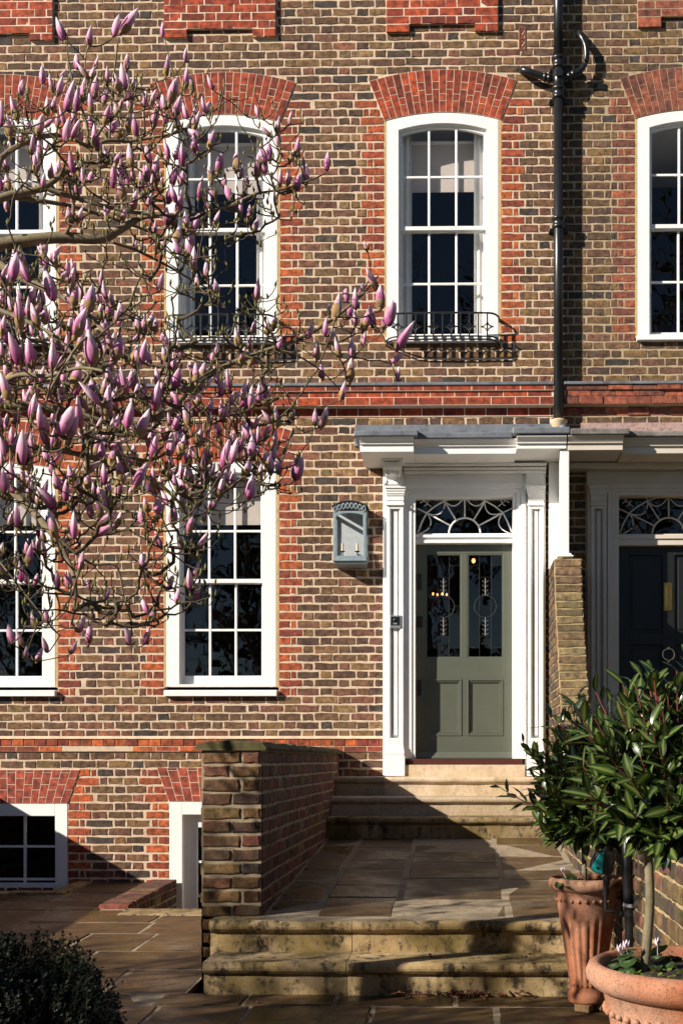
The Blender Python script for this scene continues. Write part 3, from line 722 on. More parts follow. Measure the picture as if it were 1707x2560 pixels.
def fanlight(parent, pc, half, ptop, pbot, paint, stars=False):
    fl = thing_part('fanlight', parent); y = 10.535
    cx, zb = at(pc, pbot, y); s = (X(pc+100, y)-X(pc, y))/100
    hw, ht = half*s, (pbot-ptop)*s; zb += 0
    MB().box(cx-hw, cx+hw, y+.012, y+.016, zb, zb+ht).build('pane', M['glass'], fl)
    def P(a, b): return (cx+a*hw, y, zb+b*ht)
    def bar(pts, r=.0062, name='tracery_bar'): MB().tube(pts, r, 6).build(name, M[paint], fl, smooth=True)
    r0 = .33; k = hw/ht
    arc = lambda r, a: (r*math.cos(a), r*math.sin(a)*k)
    bar([P(*arc(r0, math.pi*i/16)) for i in range(17)], .0085)
    A = [math.radians(v) for v in (30, 57, 90, 123, 150)]
    tipr = [(.80, .54), (.42, .83), (0, .97), (-.42, .83), (-.80, .54)]
    for a, tp in zip(A, tipr):
        q = (r0*math.cos(a), r0*math.sin(a)*k); bar([P(*q), P(*tp)], .0075)
    # large pointed arches and the hanging loops between spokes
    main = [(-.985, .03), (-.90, .30), (-.80, .54), (-.63, .71), (-.42, .86), (-.2, .96), (0, .985), (.2, .96), (.42, .86), (.63, .71), (.80, .54), (.90, .30), (.985, .03)]
    bar([P(*q) for q in main], .0070)
    def loop(p, q, sag):
        n = 8; m = []
        for i in range(n+1):
            t = i/n; x = p[0]+(q[0]-p[0])*t; z = p[1]+(q[1]-p[1])*t; kx = sag[0]*4*t*(1-t); kz = sag[1]*4*t*(1-t); m.append(P(x+kx, z+kz))
        bar(m, .0055)
    loop((-.42, .86), (0, .985), (0, -.20)); loop((.42, .86), (0, .985), (0, -.20))
    loop((-.80, .54), (-.42, .86), (.10, -.17)); loop((.80, .54), (.42, .86), (-.10, -.17))
    loop((-.95, .0), (-.80, .54), (.155, -.05)); loop((.95, .0), (.80, .54), (-.155, -.05))
    for sx in (-1, 1):
        bar([P(sx*.80, .54), P(sx*1.0, .66)], .006); bar([P(sx*.42, .86), P(sx*.49, 1.0)], .006)
        pts = [(.70, .70), (.80, .80), (.88, .88), (.96, .96)]
        bar([P(sx*a, b) for a, b in pts], .004)
        for (a, b) in pts[1:]:
            for dx, dz in ((-.055, .10), (.055, -.11)): bar([P(sx*(a-.02), b-.02), P(sx*(a+dx*.6), b+dz*.6), P(sx*(a+dx), b+dz*.7)], .0042)
    for (v0, v1, u0, u1) in ((ptop-4, ptop, -half-4, half+4), (pbot, pbot+6, -half-4, half+4)): mb = MB(); B(mb, pc+u0, pc+u1, v0, v1, y-.015, y+.03); mb.build('fanlight_rail', M[paint], fl, bevel=.003)
    return fl
# ---- main entrance
sur = thing_part('door_surround', house)
pilaster(sur, 957, 1014, 'white'); pilaster(sur, 1311, 1363, 'white')
architrave(sur, 1005, 1314, 1209, 1897, 'white')
mb = MB(); B(mb, 1008, 1312, 1158, 1210, 10.44, HY+.1); B(mb, 1314, 1356, 1158, 1212, 10.405, HY+.05); B(mb, 960, 1008, 1158, 1212, 10.405, HY+.05); mb.build('frieze', M['white'], sur, bevel=.003)
mb = MB(); B(mb, 1036, 1284, 1337, 1343, 10.47, HY+.1); B(mb, 1036, 1284, 1343, 1350, 10.49, HY+.1); B(mb, 1036, 1284, 1350, 1357, 10.475, HY+.1); mb.build('transom', M['white'], sur, bevel=.003)
fanlight(house, 1161, 119, 1238, 1334, 'white')
MB().box(DO[0]-.1, DO[1]+.1, HY+.3, HY+3.0, E-.2, E-.19).build('hall_floor', M['room'], house)
mb = MB(); a, b, c, d = DO[0]-.1, DO[1]+.1, E-.19, E+2.9
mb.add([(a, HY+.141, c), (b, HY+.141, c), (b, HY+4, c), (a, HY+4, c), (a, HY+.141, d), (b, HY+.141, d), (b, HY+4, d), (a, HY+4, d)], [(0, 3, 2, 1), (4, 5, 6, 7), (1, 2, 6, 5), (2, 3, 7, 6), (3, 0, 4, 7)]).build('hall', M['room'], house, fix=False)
# ---- the green door
dr = thing_part('front_door', house); yd = 10.545
dx0, dz1 = at(1036, 1356, yd); dx1, dz0 = at(1284, 1892, yd)
S = (dx1-dx0)/248.0
def D(px): return dx0+(px-1036)*S
def V(py): return dz1-(py-1356)*S
mb = MB()
for (u0, u1, v0, v1) in ((1036, 1064, 1356, 1893), (1257, 1284, 1356, 1893), (1152, 1168, 1385, 1645), (1064, 1257, 1356, 1385), (1064, 1257, 1645, 1698), (1064, 1257, 1840, 1893), (1154, 1167, 1698, 1840)):
    mb.box(D(u0), D(u1), yd, yd+.045, V(v1), V(v0))
leaf = mb.build('leaf', M['green'], dr, bevel=.002)
for (u0, u1) in ((1064, 1154), (1167, 1257)):
    MB().box(D(u0), D(u1), yd+.018, yd+.04, V(1840), V(1698)).build('door_panel', M['green'], dr)
    mb = MB()
    for k, (g, d, t) in enumerate(((0, -.006, 4), (4, .002, 3.5), (7.5, .010, 3))):
        o = [(D(u0+g), V(1698+g)), (D(u1-g), V(1698+g)), (D(u1-g), V(1840-g)), (D(u0+g), V(1840-g)), (D(u0+g), V(1698+g))]
        i_ = [(D(u0+g+t), V(1698+g+t)), (D(u1-g-t), V(1698+g+t)), (D(u1-g-t), V(1840-g-t)), (D(u0+g+t), V(1840-g-t)), (D(u0+g+t), V(1698+g+t))]
        mb.band(o, i_, yd+d, yd+.03)
    mb.build('panel_moulding', M['green'], dr, bevel=.003)
for gi, (u0, u1) in enumerate(((1064, 1152), (1168, 1257))):
    mb = MB(); g = 3
    o = [(D(u0), V(1385)), (D(u1), V(1385)), (D(u1), V(1645)), (D(u0), V(1645)), (D(u0), V(1385))]
    i_ = [(D(u0+g), V(1385+g)), (D(u1-g), V(1385+g)), (D(u1-g), V(1645-g)), (D(u0+g), V(1645-g)), (D(u0+g), V(1385+g))]
    mb.band(o, i_, yd+.004, yd+.03); mb.build('glass_bead', M['green'], dr)
    cu = (u0+u1)/2; cols = [u0, cu-14.5, cu+14.5, u1]; rows = [1385, 1413, 1443, 1515, 1590, 1620, 1645]
    for i in range(3):
        for (v0, v1) in (((1385, 1413), (1413, 1515), (1515, 1620), (1620, 1645)) if i != 1 else ((1385, 1443), (1443, 1590), (1590, 1645))):
            tx, tz = R.uniform(-.003, .003), R.uniform(-.003, .003)
            a, b, c, d = D(cols[i]), D(cols[i+1]), V(v1), V(v0); ym = yd+.024
            vs = [(a, ym-tx-tz, c), (b, ym+tx-tz, c), (b, ym+tx+tz, d), (a, ym-tx+tz, d)]; vs += [(p[0], p[1]+.004, p[2]) for p in vs]
            MB().add(vs, [(0, 1, 2, 3), (4, 7, 6, 5), (0, 4, 5, 1), (1, 5, 6, 2), (2, 6, 7, 3), (3, 7, 4, 0)]).build('pane', M['glass'], dr, fix=False)
    mb = MB(); y = yd+.0175
    for u in cols[1:3]: mb.tube([(D(u), y, V(1645)), (D(u), y, V(1385))], .0014, 5)
    for (ua, ub, v) in ((cols[0], cols[1], 1413), (cols[2], cols[3], 1413), (cols[1], cols[2], 1443), (cols[0], cu-27, 1515), (cu+27, cols[3], 1515), (cols[1], cols[2], 1590), (cols[0], cols[1], 1620), (cols[2], cols[3], 1620)): mb.tube([(D(ua), y, V(v)), (D(ub), y, V(v))], .0014, 5)
    mb.tube([(D(cu)+27.5*S*math.cos(a), y-.001, V(1516)+27.5*S*math.sin(a)) for a in [2*math.pi*i/28 for i in range(29)]], .0024, 6)
    mb.build('leading', M['leadcame'], dr); mb = MB()
    for (v0, v1) in ((1446, 1489), (1544, 1588)):
        mb.tube([(D(cu), y, V(v0)), (D(cu), y, V(v1))], .0022, 5)
        for v in range(v0+7, v1-2, 11):
            for s in (-1, 1): mb.tube([(D(cu), y-.001, V(v+3)), (D(cu+s*4), y-.003, V(v+2)), (D(cu+s*7.5), y-.003, V(v-1.5))], .0019, 4)
    mb.build('sprig_ornament', M['steel'], dr)
for (v, h, wd) in ((1455, 20, 5), (1555, 14, 8), (1720, 20, 5)):
    mb = MB(); mb.box(D(1048-wd), D(1048+wd), yd-.006, yd, V(v+h), V(v-h)); mb.ball((D(1048), yd-.018, V(v-h*.3)), .014); mb.build('door_furniture', M['iron'], dr, bevel=.002)
mb = MB(); mb.prism([(yd-.03, V(1897)), (yd-.03, V(1894)), (yd, V(1880)), (yd+.02, V(1880)), (yd+.02, V(1897))], 'x', D(1038), D(1283)); mb.build('weather_bar', M['green'], dr, bevel=.002)
mb = MB(); B(mb, 1018, 1306, 1897, 1912, 10.40, HY+.1); mb.build('threshold', m_plain('red_brown_paint', (.075, .022, .016), .4, .1, 12, .05), dr, bevel=.003)
# hall lamp and chandelier seen through the door
ch = thing('hall_chandelier', 'small lit candle chandelier glowing behind the green door glass', 'chandelier', (D(1094), HY+1.6, V(1500)))
yc = HY+1.6
for i, px in enumerate((1082, 1093, 1105, 1116)):
    x, z = at(px, 1492+(i % 2)*2, yc)
    MB().ball((x, yc, z+.03), .009, 8, 6, (1, 1, 1.7)).build('flame_bulb', M['lampglow'], ch, smooth=True)
    MB().tube([(x, yc, z-.05), (x, yc, z+.01)], .008, 8).build('candle', M['iron'], ch)
    xm, zm = at(1099, 1515, yc); MB().tube([(x, yc, z-.05), ((x+xm)/2, yc, z-.09), (xm, yc, zm-.02)], .004, 6).build('arm', M['iron'], ch)
xm, zm = at(1099, 1515, yc); MB().tube([(xm, yc, zm-.06), (xm, yc, E+2.6)], .006, 6).build('stem', M['iron'], ch)
ch = thing('hall_lamp', 'small lit pendant lamp glowing high behind the green door glass', 'lamp', (D(1184), HY+2.4, V(1400)))
x, z = at(1183, 1402, HY+2.4); MB().ball((x, HY+2.4, z), .02, 10, 7, (1, 1, 1.3)).build('bulb', M['lampglow'], ch, smooth=True); MB().tube([(x, HY+2.4, z+.03), (x, HY+2.4, E+2.6)], .006, 6).build('flex', M['iron'], ch)
MB().lathe([(.09, .0), (.05, .08), (.02, .1)], (x, HY+2.4, z+.015), 16, cap=False).build('shade', M['iron'], ch, smooth=True)

# ---- canopy of the main door
def cornice(mb, p0, p1, yf, py_top=1095, py_f=1112, py_b=1129, yref=9.95):
    x0, x1 = X(p0, yref), X(p1, yref); z = lambda v: Z(v, yref)
    mb.prism([(yf, z(py_b)), (yf, z(py_f)), (yf-.018, z(py_f-1)), (yf-.02, z(py_f-4)), (yf-.032, z(py_f-8)), (yf-.055, z(py_top+3)), (yf-.062, z(py_top)), (HY, z(py_top)), (HY, z(py_b))], 'x', x0, x1)
cn = thing_part('door_canopy', house); z9 = lambda v: Z(v, 9.95)
mb = MB(); cornice(mb, 900, 1034, 9.95); mb.build('cornice_block', M['white'], cn, bevel=.003)
mb = MB(); cornice(mb, 1034.6, 1290, 10.03); mb.build('cornice', M['white'], cn, bevel=.003)
mb = MB(); cornice(mb, 1290.6, 1415, 9.95, py_b=1123); mb.build('cornice_block', M['white'], cn, bevel=.003)
# bed mouldings under the soffit
mb = MB(); zc_ = z9(1129)
for (d, h) in ((.0, .0), (.03, .03), (.05, .055)): mb.box(X(1010, 10.3), X(1366, 10.3), 10.33+d, HY, zc_-.022-h, zc_-.001-h)
mb.build('bed_moulding', M['white'], cn, bevel=.004)
def lead_edge(mb, p0, p1, yf, t0=1081, t1=1095, yref=9.95):
    x0, x1 = X(p0, yref), X(p1, yref); z = lambda v: Z(v, yref)
    mb.prism([(yf-.075, z(t1)+.002), (yf-.078, z(t0)-.004), (yf-.060, z(t0)+.004), (HY+.002, zz(1081)+.0), (HY+.002, z(t1)+.002)], 'x', x0, x1)
mb = MB(); lead_edge(mb, 887, 1045, 9.95); lead_edge(mb, 1045.5, 1280, 10.03); lead_edge(mb, 1280.5, 1422, 9.95, 1075, 1091)
mb.build('lead_roof', M['lead'], cn, bevel=.006)
mb = MB(); mb.box(X(887), X(1385), HY-.012, HY+.01, zz(1083), zz(1062)); mb.build('lead_upstand', M['lead'], cn, bevel=.003)
MB().tube([(X(1405, 9.93), 9.9, z9(1077)), (X(1410, 9.93), 10.2, z9(1065)), (X(1412, 9.93), HY, z9(1060))], [.035, .04, .03], 8).build('lead_roll', M['lead'], cn, smooth=True)
MB().box(X(886), X(897), HY-.03, HY-.004, zz(1116), zz(1099)).build('lead_tail', M['lead'], cn, bevel=.004)
# console bracket on the left pilaster
cb = MB(); x0, x1 = X(957, 10.2), X(1003, 10.2); zt, zb_ = Z(1149, 10.25), Z(1213, 10.3)
h = zt-zb_
prof = [(10.40, zb_), (10.34, zb_-.004), (10.325, zb_+h*.12), (10.35, zb_+h*.25), (10.335, zb_+h*.38), (10.27, zb_+h*.5), (10.20, zb_+h*.66), (10.185, zb_+h*.82), (10.215, zb_+h*.93), (10.20, zt), (10.40, zt)]
cb.prism(prof, 'x', x0+.012, x1-.012); console = cb.build('console', M['white'], cn, bevel=.006)
for s in (x0, x1-.024):
    for (yy, zz_, r) in ((10.235, zb_+h*.80, .045), (10.345, zb_+h*.16, .026)):
        mb = MB(); mb.tube([(s, yy, zz_), (s+.024, yy, zz_)], r, 16); mb.build('scroll', M['white'], console, bevel=.004)
mb = MB()
for i in range(5): mb.ball(((x0+x1)/2+(i-2)*.024, 10.262-.008*(i % 2), zb_+h*(.60-.05*abs(i-2))), .022, 8, 6, (.7, .8, 1.6))
mb.build('acanthus_leaf', M['white'], console, smooth=True)
mb = MB(); B(mb, 953, 1008, 1141, 1149, 10.16, HY); B(mb, 948, 1014, 1134, 1141, 10.12, HY); mb.build('console_abacus', M['white'], cn, bevel=.004)
# right-hand cheek: back board, side and front post
ck = MB(); xb0, xb1 = X(1371, 10.40), X(1396, 10.40); zt = z9(1123)-.002; zb_ = Z(1394, 9.98)
ck.box(xb0, xb1+.03, 10.40, 10.44, zb_-.03, zt); cheek = ck.build('cheek_board', M['white'], cn, bevel=.003)
pxa, pxb = X(1405, 9.98), X(1421.5, 9.98)
mb = MB(); mb.box(xb1, pxb-.012, 9.998, 10.45, zb_+.0, zt-.0005); mb.build('cheek_panel', M['white'], cn, bevel=.003)
mb = MB(); mb.box(pxa-.02, pxb, 9.97, 10.06, zb_+.028, zt-.001); mb.box(pxa-.034, pxb+.018, 9.955, 10.07, zb_+.010, zb_+.030); mb.box(pxa-.046, pxb+.034, 9.94, 10.08, zb_, zb_+.012); mb.build('post', M['white'], cn, bevel=.003)
# ---- neighbour's entrance
nsur = thing_part('door_surround', nhouse)
pilaster(nsur, 1468, 1520, 'cream'); pilaster(nsur, 1830, 1882, 'cream')
architrave(nsur, 1518, 1832, 1209, 1897, 'cream', steps=((0, 10, .03), (10, 19, .018), (19, 28, .008)))
mb = MB(); B(mb, 1466, 1884, 1158, 1210, 10.44, HY+.1); mb.build('frieze', M['cream'], nsur)
mb = MB(); B(mb, 1545, 1800, 1337, 1346, 10.47, HY+.1); B(mb, 1545, 1800, 1346, 1362, 10.485, HY+.1); mb.build('transom', M['cream'], nsur, bevel=.003)
fanlight(nhouse, 1670, 124, 1238, 1335, 'cream')
ncn = thing_part('door_canopy', nhouse)
mb = MB(); cornice(mb, 1418, 1556, 9.95, 1094, 1112, 1127); mb.build('cornice_block', M['cream'], ncn, bevel=.003)
mb = MB(); cornice(mb, 1556.6, 1960, 10.03, 1094, 1114, 1130); mb.build('cornice', M['cream'], ncn, bevel=.003)
mb = MB(); mb.box(X(1425, 10.3), X(1900, 10.3), 10.33, HY, z9(1129)-.05, z9(1129)-.002); mb.build('bed_moulding', M['cream'], ncn, bevel=.004)
mb = MB(); lead_edge(mb, 1423, 1570, 9.95, 1079, 1094); lead_edge(mb, 1570.5, 1970, 10.02, 1080, 1094); mb.build('lead_roof', m_plain('old_lead', (.16, .14, .13), .7, .3, 14, .4, dirt=(.38, .34, .30), dirtamt=.7), ncn, bevel=.008)
mb = MB(); mb.prism([(HY-.05, zz(1085)), (HY-.012, zz(1060)), (HY+.01, zz(1060)), (HY+.01, zz(1085))], 'x', X(1450), XR); mb.build('mortar_flaunching', m_plain('pinkish_mortar', (.30, .20, .18), .95, .25, 30, .6), ncn)
nd = thing_part('front_door', nhouse); y = 10.545; nx = lambda v: X(v, y); nz = lambda v: Z(v, y, 1600)
mb = MB()
for (u0, u1, v0, v1) in ((1545, 1570, 1362, 1893), (1655, 1685, 1362, 1893), (1775, 1800, 1362, 1893), (1570, 1655, 1362, 1388), (1685, 1775, 1362, 1388), (1570, 1655, 1582, 1612), (1685, 1775, 1582, 1612), (1570, 1655, 1700, 1893), (1685, 1775, 1700, 1893)): mb.box(nx(u0), nx(u1), y, y+.04, nz(v1), nz(v0))
mb.build('leaf', M['darkdoor'], nd, bevel=.003)
for (u0, u1, v0, v1) in ((1570, 1655, 1388, 1582), (1685, 1775, 1388, 1582), (1570, 1655, 1612, 1700), (1685, 1775, 1612, 1700)):
    mb = MB(); mb.box(nx(u0), nx(u1), y+.018, y+.03, nz(v1), nz(v0)); mb.box(nx(u0+9), nx(u1-9), y+.010, y+.02, nz(v1-9), nz(v0+9)); mb.build('door_panel', M['darkdoor'], nd, bevel=.004)
mb = MB(); mb.box(nx(1658), nx(1679), y-.006, y, nz(1527), nz(1457)); mb.box(nx(1663), nx(1674), y-.010, y-.005, nz(1518), nz(1466)); mb.build('letter_box', M['brass'], nd, bevel=.003)
mb = MB(); kx, kz = nx(1668), nz(1637); mb.tube([(kx+.052*math.sin(a), y-.022, kz+.052*math.cos(a)) for a in [2*math.pi*i/24 for i in range(25)]], .0075, 8); mb.ball((kx, y-.012, kz+.056), .017); mb.ball((kx, y-.010, kz-.06), .014); mb.build('knocker', m_plain('pale_brass', (.62, .50, .36), .25, .05, 30, .02, metal=1), nd, smooth=True)
MB().add([(DN[0]-.05, HY+.141, E-.19), (DN[1], HY+.141, E-.19), (DN[1], HY+3, E-.19), (DN[0]-.05, HY+3, E-.19), (DN[0]-.05, HY+.141, E+2.9), (DN[1], HY+.141, E+2.9), (DN[1], HY+3, E+2.9), (DN[0]-.05, HY+3, E+2.9)], [(0, 3, 2, 1), (4, 5, 6, 7), (1, 2, 6, 5), (2, 3, 7, 6), (3, 0, 4, 7)]).build('hall', M['room'], nhouse, fix=False)

# ---------------------------------------------------------------- drainpipe
pz = lambda v, y: Z(v, y, 1395); yp = HY-.085; px_ = X(1395.5, yp)
dp = thing('drainpipe', 'black cast iron drainpipe with two branches between the two houses', 'drainpipe', (px_, yp, pz(1060, yp)))
MB().tube([(px_, yp, pz(1052, yp)), (px_, yp, pz(240, yp))], .0445, 18).build('pipe', M['black'], dp, smooth=True)
MB().tube([(px_, yp, pz(165, yp)), (px_, yp, ZT)], .0445, 18).build('pipe', M['black'], dp, smooth=True)
MB().tube([(px_, yp, pz(238, yp)), (px_, yp, pz(160, yp))], [.050, .050], 18).build('junction', M['black'], dp, smooth=True)
for v in (158, 234, 558):
    mb = MB()
    for (o, r) in ((-12, .052), (-8, .060), (-4, .060), (2, .054), (6, .062), (11, .062), (14, .05)):
        pass
    mb.lathe([(.048, -.055), (.058, -.05), (.060, -.03), (.054, -.022), (.054, .018), (.064, .024), (.066, .045), (.05, .052)], (px_, yp, pz(v, yp)), 20); mb.build('collar', M['black'], dp, smooth=True)
    mb = MB(); mb.box(px_-.085, px_+.085, HY-.03, HY-.003, pz(v, yp)-.06, pz(v, yp)-.02); mb.tube([(px_-.068, HY-.02, pz(v, yp)-.04), (px_-.068, HY-.055, pz(v, yp)-.04)], .014, 8); mb.build('bracket', M['black'], dp, bevel=.004)
zj = pz(192, yp)
def br(pts, r): MB().tube(pts, r, 12).build('branch_pipe', M['black'], dp, smooth=True)
P2 = lambda a, b, y: (at(a, b, y)[0], y, at(a, b, y)[1])
def smooth(pts, n=6):
    out = []
    for i in range(len(pts)-1):
        p0, p1, p2, p3 = [Vector(pts[max(0, min(len(pts)-1, k))]) for k in (i-1, i, i+1, i+2)]
        for j in range(n):
            t = j/n; out.append(.5*((2*p1)+(-p0+p2)*t+(2*p0-5*p1+4*p2-p3)*t*t+(-p0+3*p1-3*p2+p3)*t**3))
    out.append(Vector(pts[-1])); return out
br(smooth([P2(1393, 200, yp), P2(1365, 193, yp), P2(1340, 186, yp), P2(1310, 176, yp+.01), P2(1293, 172, HY+.02)]), [.03]*20+[.024]*5)
br(smooth([P2(1396, 205, yp), P2(1425, 190, yp), P2(1450, 176, yp), P2(1464, 150, yp), P2(1463, 115, yp), P2(1450, 88, yp+.02), P2(1443, 78, HY+.02)]), [.032]*12+[.026]*25)
for (a, b) in ((1362, 193), (1372, 196), (1422, 192), (1432, 186)):
    c = P2(a, b, yp); MB().ball(c, .040, 12, 8, (.8, 1, 1)).build('joint_ring', M['black'], dp, smooth=True)
mb = MB(); mb.tube([(px_, yp-.045, zj), (px_, yp-.075, zj)], .036, 14); mb.build('access_cap', M['black'], dp, bevel=.004)
mb = MB(); mb.lathe([(.035, -.10), (.05, -.06), (.075, -.02), (.08, .0), (.05, .012)], (px_, yp, pz(1052, yp)), 14); mb.build('cement_collar', M['stone_u'], dp, smooth=True)

# ---------------------------------------------------------------- window guards
def guard(q, label):
    yf = HY-.15; z = lambda v: Z(v, yf, 1106); zt, zb_ = z(783), z(849)
    g = thing('window_guard', label, 'railing', (q.cx, HY, zb_), 'curved iron guards at the upper windows')
    hw = q.hw+.005
    def pathp(u):
        """u from -1 to 1 along the rail, bowed ends"""
        a = abs(u); s = 1 if u > 0 else -1
        if a < .80: return (q.cx+s*a/.80*(hw-.10), yf-.012*(1-(a/.8)**2))
        t = (a-.80)/.20*math.pi/2; return (q.cx+s*(hw-.10+.10*math.sin(t)), yf+(.148)*(1-math.cos(t)))
    us = [-1+2*i/40 for i in range(41)]
    for zz_, r, nm in ((zt, .0085, 'top_rail'), (zb_+.028, .007, 'bottom_rail'), (zb_, .007, 'bottom_rail')): MB().tube([(*pathp(u), zz_) for u in us], r, 6).build(nm, M['iron'], g, smooth=True)
    n = 10
    for i in range(-n//2, n//2+1):
        u = i*.8/(n/2)*1.0; x, y = pathp(u*.98)
        MB().box(x-.0068, x+.0068, y-.0068, y+.0068, zb_, zt).build('upright', M['iron'], g)
    for i in range(-n//2, n//2):
        if (i % 2) == 0: pass
        x, y = pathp((i+.5)*.8/(n/2)*.98); 
        if i % 2: continue
    # four-pointed star scrolls in alternate bays
    for i in range(-n//2, n//2+1):
        if i % 2 == 0: continue
        x, y = pathp(i*.8/(n/2)*.98); zc_ = (zb_+zt)/2-.008; a = .056
        def arcp(sx, sz):
            return [(x+sx*a*(1-math.sin(t))*1.0, y-.007, zc_+sz*a*(1-math.cos(t))) for t in [math.pi/2*k/7 for k in range(8)]]
        mb = MB()
        for sx in (-1, 1):
            for sz in (-1, 1): mb.tube(arcp(sx, sz), .0058, 5)
        mb.build('star_scroll', M['iron'], g)
    for s in (-1, 1): MB().tube([(q.cx+s*hw, HY-.002, zt-.02), (q.cx+s*hw, HY-.05, zt-.02)], .009, 8).build('fixing_lug', M['iron'], g)
    return g
guard(WINS[0], 'black iron window guard half out of view behind magnolia branches'); guard(WINS[1], 'black iron window guard between the lower magnolia blossoms'); guard(WINS[2], 'black iron window guard casting a curved shadow beside the drainpipe')

# ---------------------------------------------------------------- wall lantern
yl = HY-.19; lx0, lz1 = at(833, 1266, yl); lx1, lz0 = at(915, 1399, yl)
lt = thing('wall_lantern', 'pale blue grey metal wall lantern with two candle lamps beside the door', 'lantern', ((lx0+lx1)/2, HY, lz0))
lw = lx1-lx0; lc = (lx0+lx1)/2; lh = lz1-lz0
mb = MB(); mb.box(lx0, lx1, HY-.008, HY-.002, lz0, lz1); mb.build('back_plate', M['galv'], lt)
mb = MB(); t = .026; zs_ = lz1-.075
mb.box(lx0, lx0+t, yl, yl+.02, lz0, zs_); mb.box(lx1-t, lx1, yl, yl+.02, lz0, zs_); mb.box(lx0+t, lx1-t, yl, yl+.02, lz0, lz0+.035)
n = 12; ar = lambda k: .030*(1-(2*k-1)**2)
mb.band([(lx0+lw*i/n, zs_+.035) for i in range(n+1)], [(lx0+lw*i/n, zs_-.012+ar(i/n)-.0) for i in range(n+1)], yl+.0005, yl+.0195)
mb.build('front_frame', M['zinc'], lt, bevel=.002)
mb = MB()
for x in (lx0, lx1-.018): mb.box(x, x+.018, yl+.02, HY-.008, lz0, lz0+.03); mb.box(x, x+.018, yl+.02, HY-.008, zs_, zs_+.03); mb.box(x, x+.018, HY-.03, HY-.008, lz0+.03, zs_)
mb.build('side_frame', M['zinc'], lt)
mb = MB(); mb.prism([(yl-.012, lz0-.012), (yl-.012, lz0), (HY-.003, lz0), (HY-.003, lz0-.012)], 'x', lx0-.004, lx1+.004); mb.prism([(yl+.01, lz0-.035), (yl-.004, lz0-.012), (HY-.003, lz0-.012), (HY-.003, lz0-.045)], 'x', lx0+.006, lx1-.006); mb.build('base_tray', M['zinc'], lt, bevel=.002)
for i in range(8):
    x = lx0+lw*(i+.5)/8; zc_ = zs_+.045+ar((i+.5)/8)*1.2
    MB().tube([(x+.0125*math.cos(a), yl-.001, zc_+.026*math.sin(a)) for a in [2*math.pi*k/14 for k in range(15)]], .0052, 5).build('pierced_ring', M['zinc'], lt, smooth=True)
roof = MB(); n = 14; o = [(lx0-.016+(lw+.032)*i/n, lz1+.000+.046*(1-(2*i/n-1)**2)) for i in range(n+1)]
roof.band([(a, b+.006) for a, b in o], o, yl-.014, HY-.002); roof.build('curved_roof', m_plain('dark_zinc', (.06, .065, .065), .6, .15, 20, .1), lt)
MB().box(lx0+.01, lx1-.01, yl+.008, yl+.011, lz0+.02, zs_+.02).build('glass_front', M['glass_l'], lt)
for x in (lx0+.004, lx1-.008): MB().box(x, x+.003, yl+.02, HY-.03, lz0+.03, zs_).build('glass_side', M['glass_l'], lt)
for px in (856, 893):
    x = X(px, HY-.1); z0 = lz0+.09
    cd = MB(); cd.tube([(x, HY-.1, z0), (x, HY-.1, z0+.068)], .0115, 10); cd = cd.build('candle_sleeve', m_plain('ivory', (.62, .54, .38), .6, .03, 10, .02), lt, smooth=False)
    MB().ball((x, HY-.1, z0+.098), .018, 10, 8, (1, 1, 1.7)).build('bulb', M['glass_l'], cd, smooth=True)
    MB().lathe([(.008, -.01), (.024, -.004), (.025, .0), (.01, .002)], (x, HY-.1, z0), 14).build('drip_pan', M['iron'], cd)
    MB().tube([(x, HY-.1, z0-.008), (x+.003, HY-.1, z0-.05), (x+.01, HY-.09, lz0)], .005, 6).build('stem', M['iron'], cd)
# ---------------------------------------------------------------- doorbell
yb = 10.375; x0, z1 = at(973, 1538, yb); x1, z0 = at(1002, 1570, yb)
db = thing('doorbell', 'square silver video doorbell on the left white pilaster', 'doorbell', ((x0+x1)/2, yb, z0))
MB().box(x0, x1, yb, 10.434, z0, z1).build('housing', M['steel'], db, bevel=.004)
MB().box(x0+.012, x1-.012, yb-.004, yb+.001, z0+.024, z1-.012).build('face', M['black'], db, bevel=.003)
MB().ball(((x0+x1)/2, yb-.004, (z0+z1)/2+.014), .018, 12, 8, (1, .5, 1)).build('camera_eye', M['black'], db, smooth=True)
MB().box(x0+.034, x1-.034, yb-.005, yb-.003, z0+.032, z0+.046).build('sensor_window', M['steel'], db)
# ================================================================ ground, terrace, steps, walls
def struct(name, loc=(0, 0, 0)):
    o = bpy.data.objects.new(name, None); C.objects.link(o); o.location = loc; o.empty_display_size = .1; WORLDT[o] = Vector(loc); o['kind'] = 'structure'; return o
def TZ(y): return E-1.205+.0236*(y-6)
WX0, WX1 = -1.415, -1.09         # garden wall
RX = .79                          # face of the boundary wall
SUNK = (-2.54, WX0, 8.85, HY); WELL = (-9.0, -3.40, 9.83, HY)
gm = MB()
def rect(x0, x1, y0, y1, z): gm.add([(x0, y0, z), (x1, y0, z), (x1, y1, z), (x0, y1, z)], [(0, 1, 2, 3)])
zg = E-1.46
rect(-250, 250, -250, 8.85, zg); rect(-3.40, -2.54, 8.85, HY+.1, zg); rect(WX0, 250, 8.85, HY+.1, zg); rect(-250, -3.40, 8.85, 9.83, zg); rect(-250, -9, 9.83, HY+.1, zg)
rect(-250, XL-.2, HY+.1, 60, zg); rect(XR+.2, 250, HY+.1, 60, zg)
g_ = gm.build('ground', M['grass'], fix=False); g_['kind'] = 'structure'
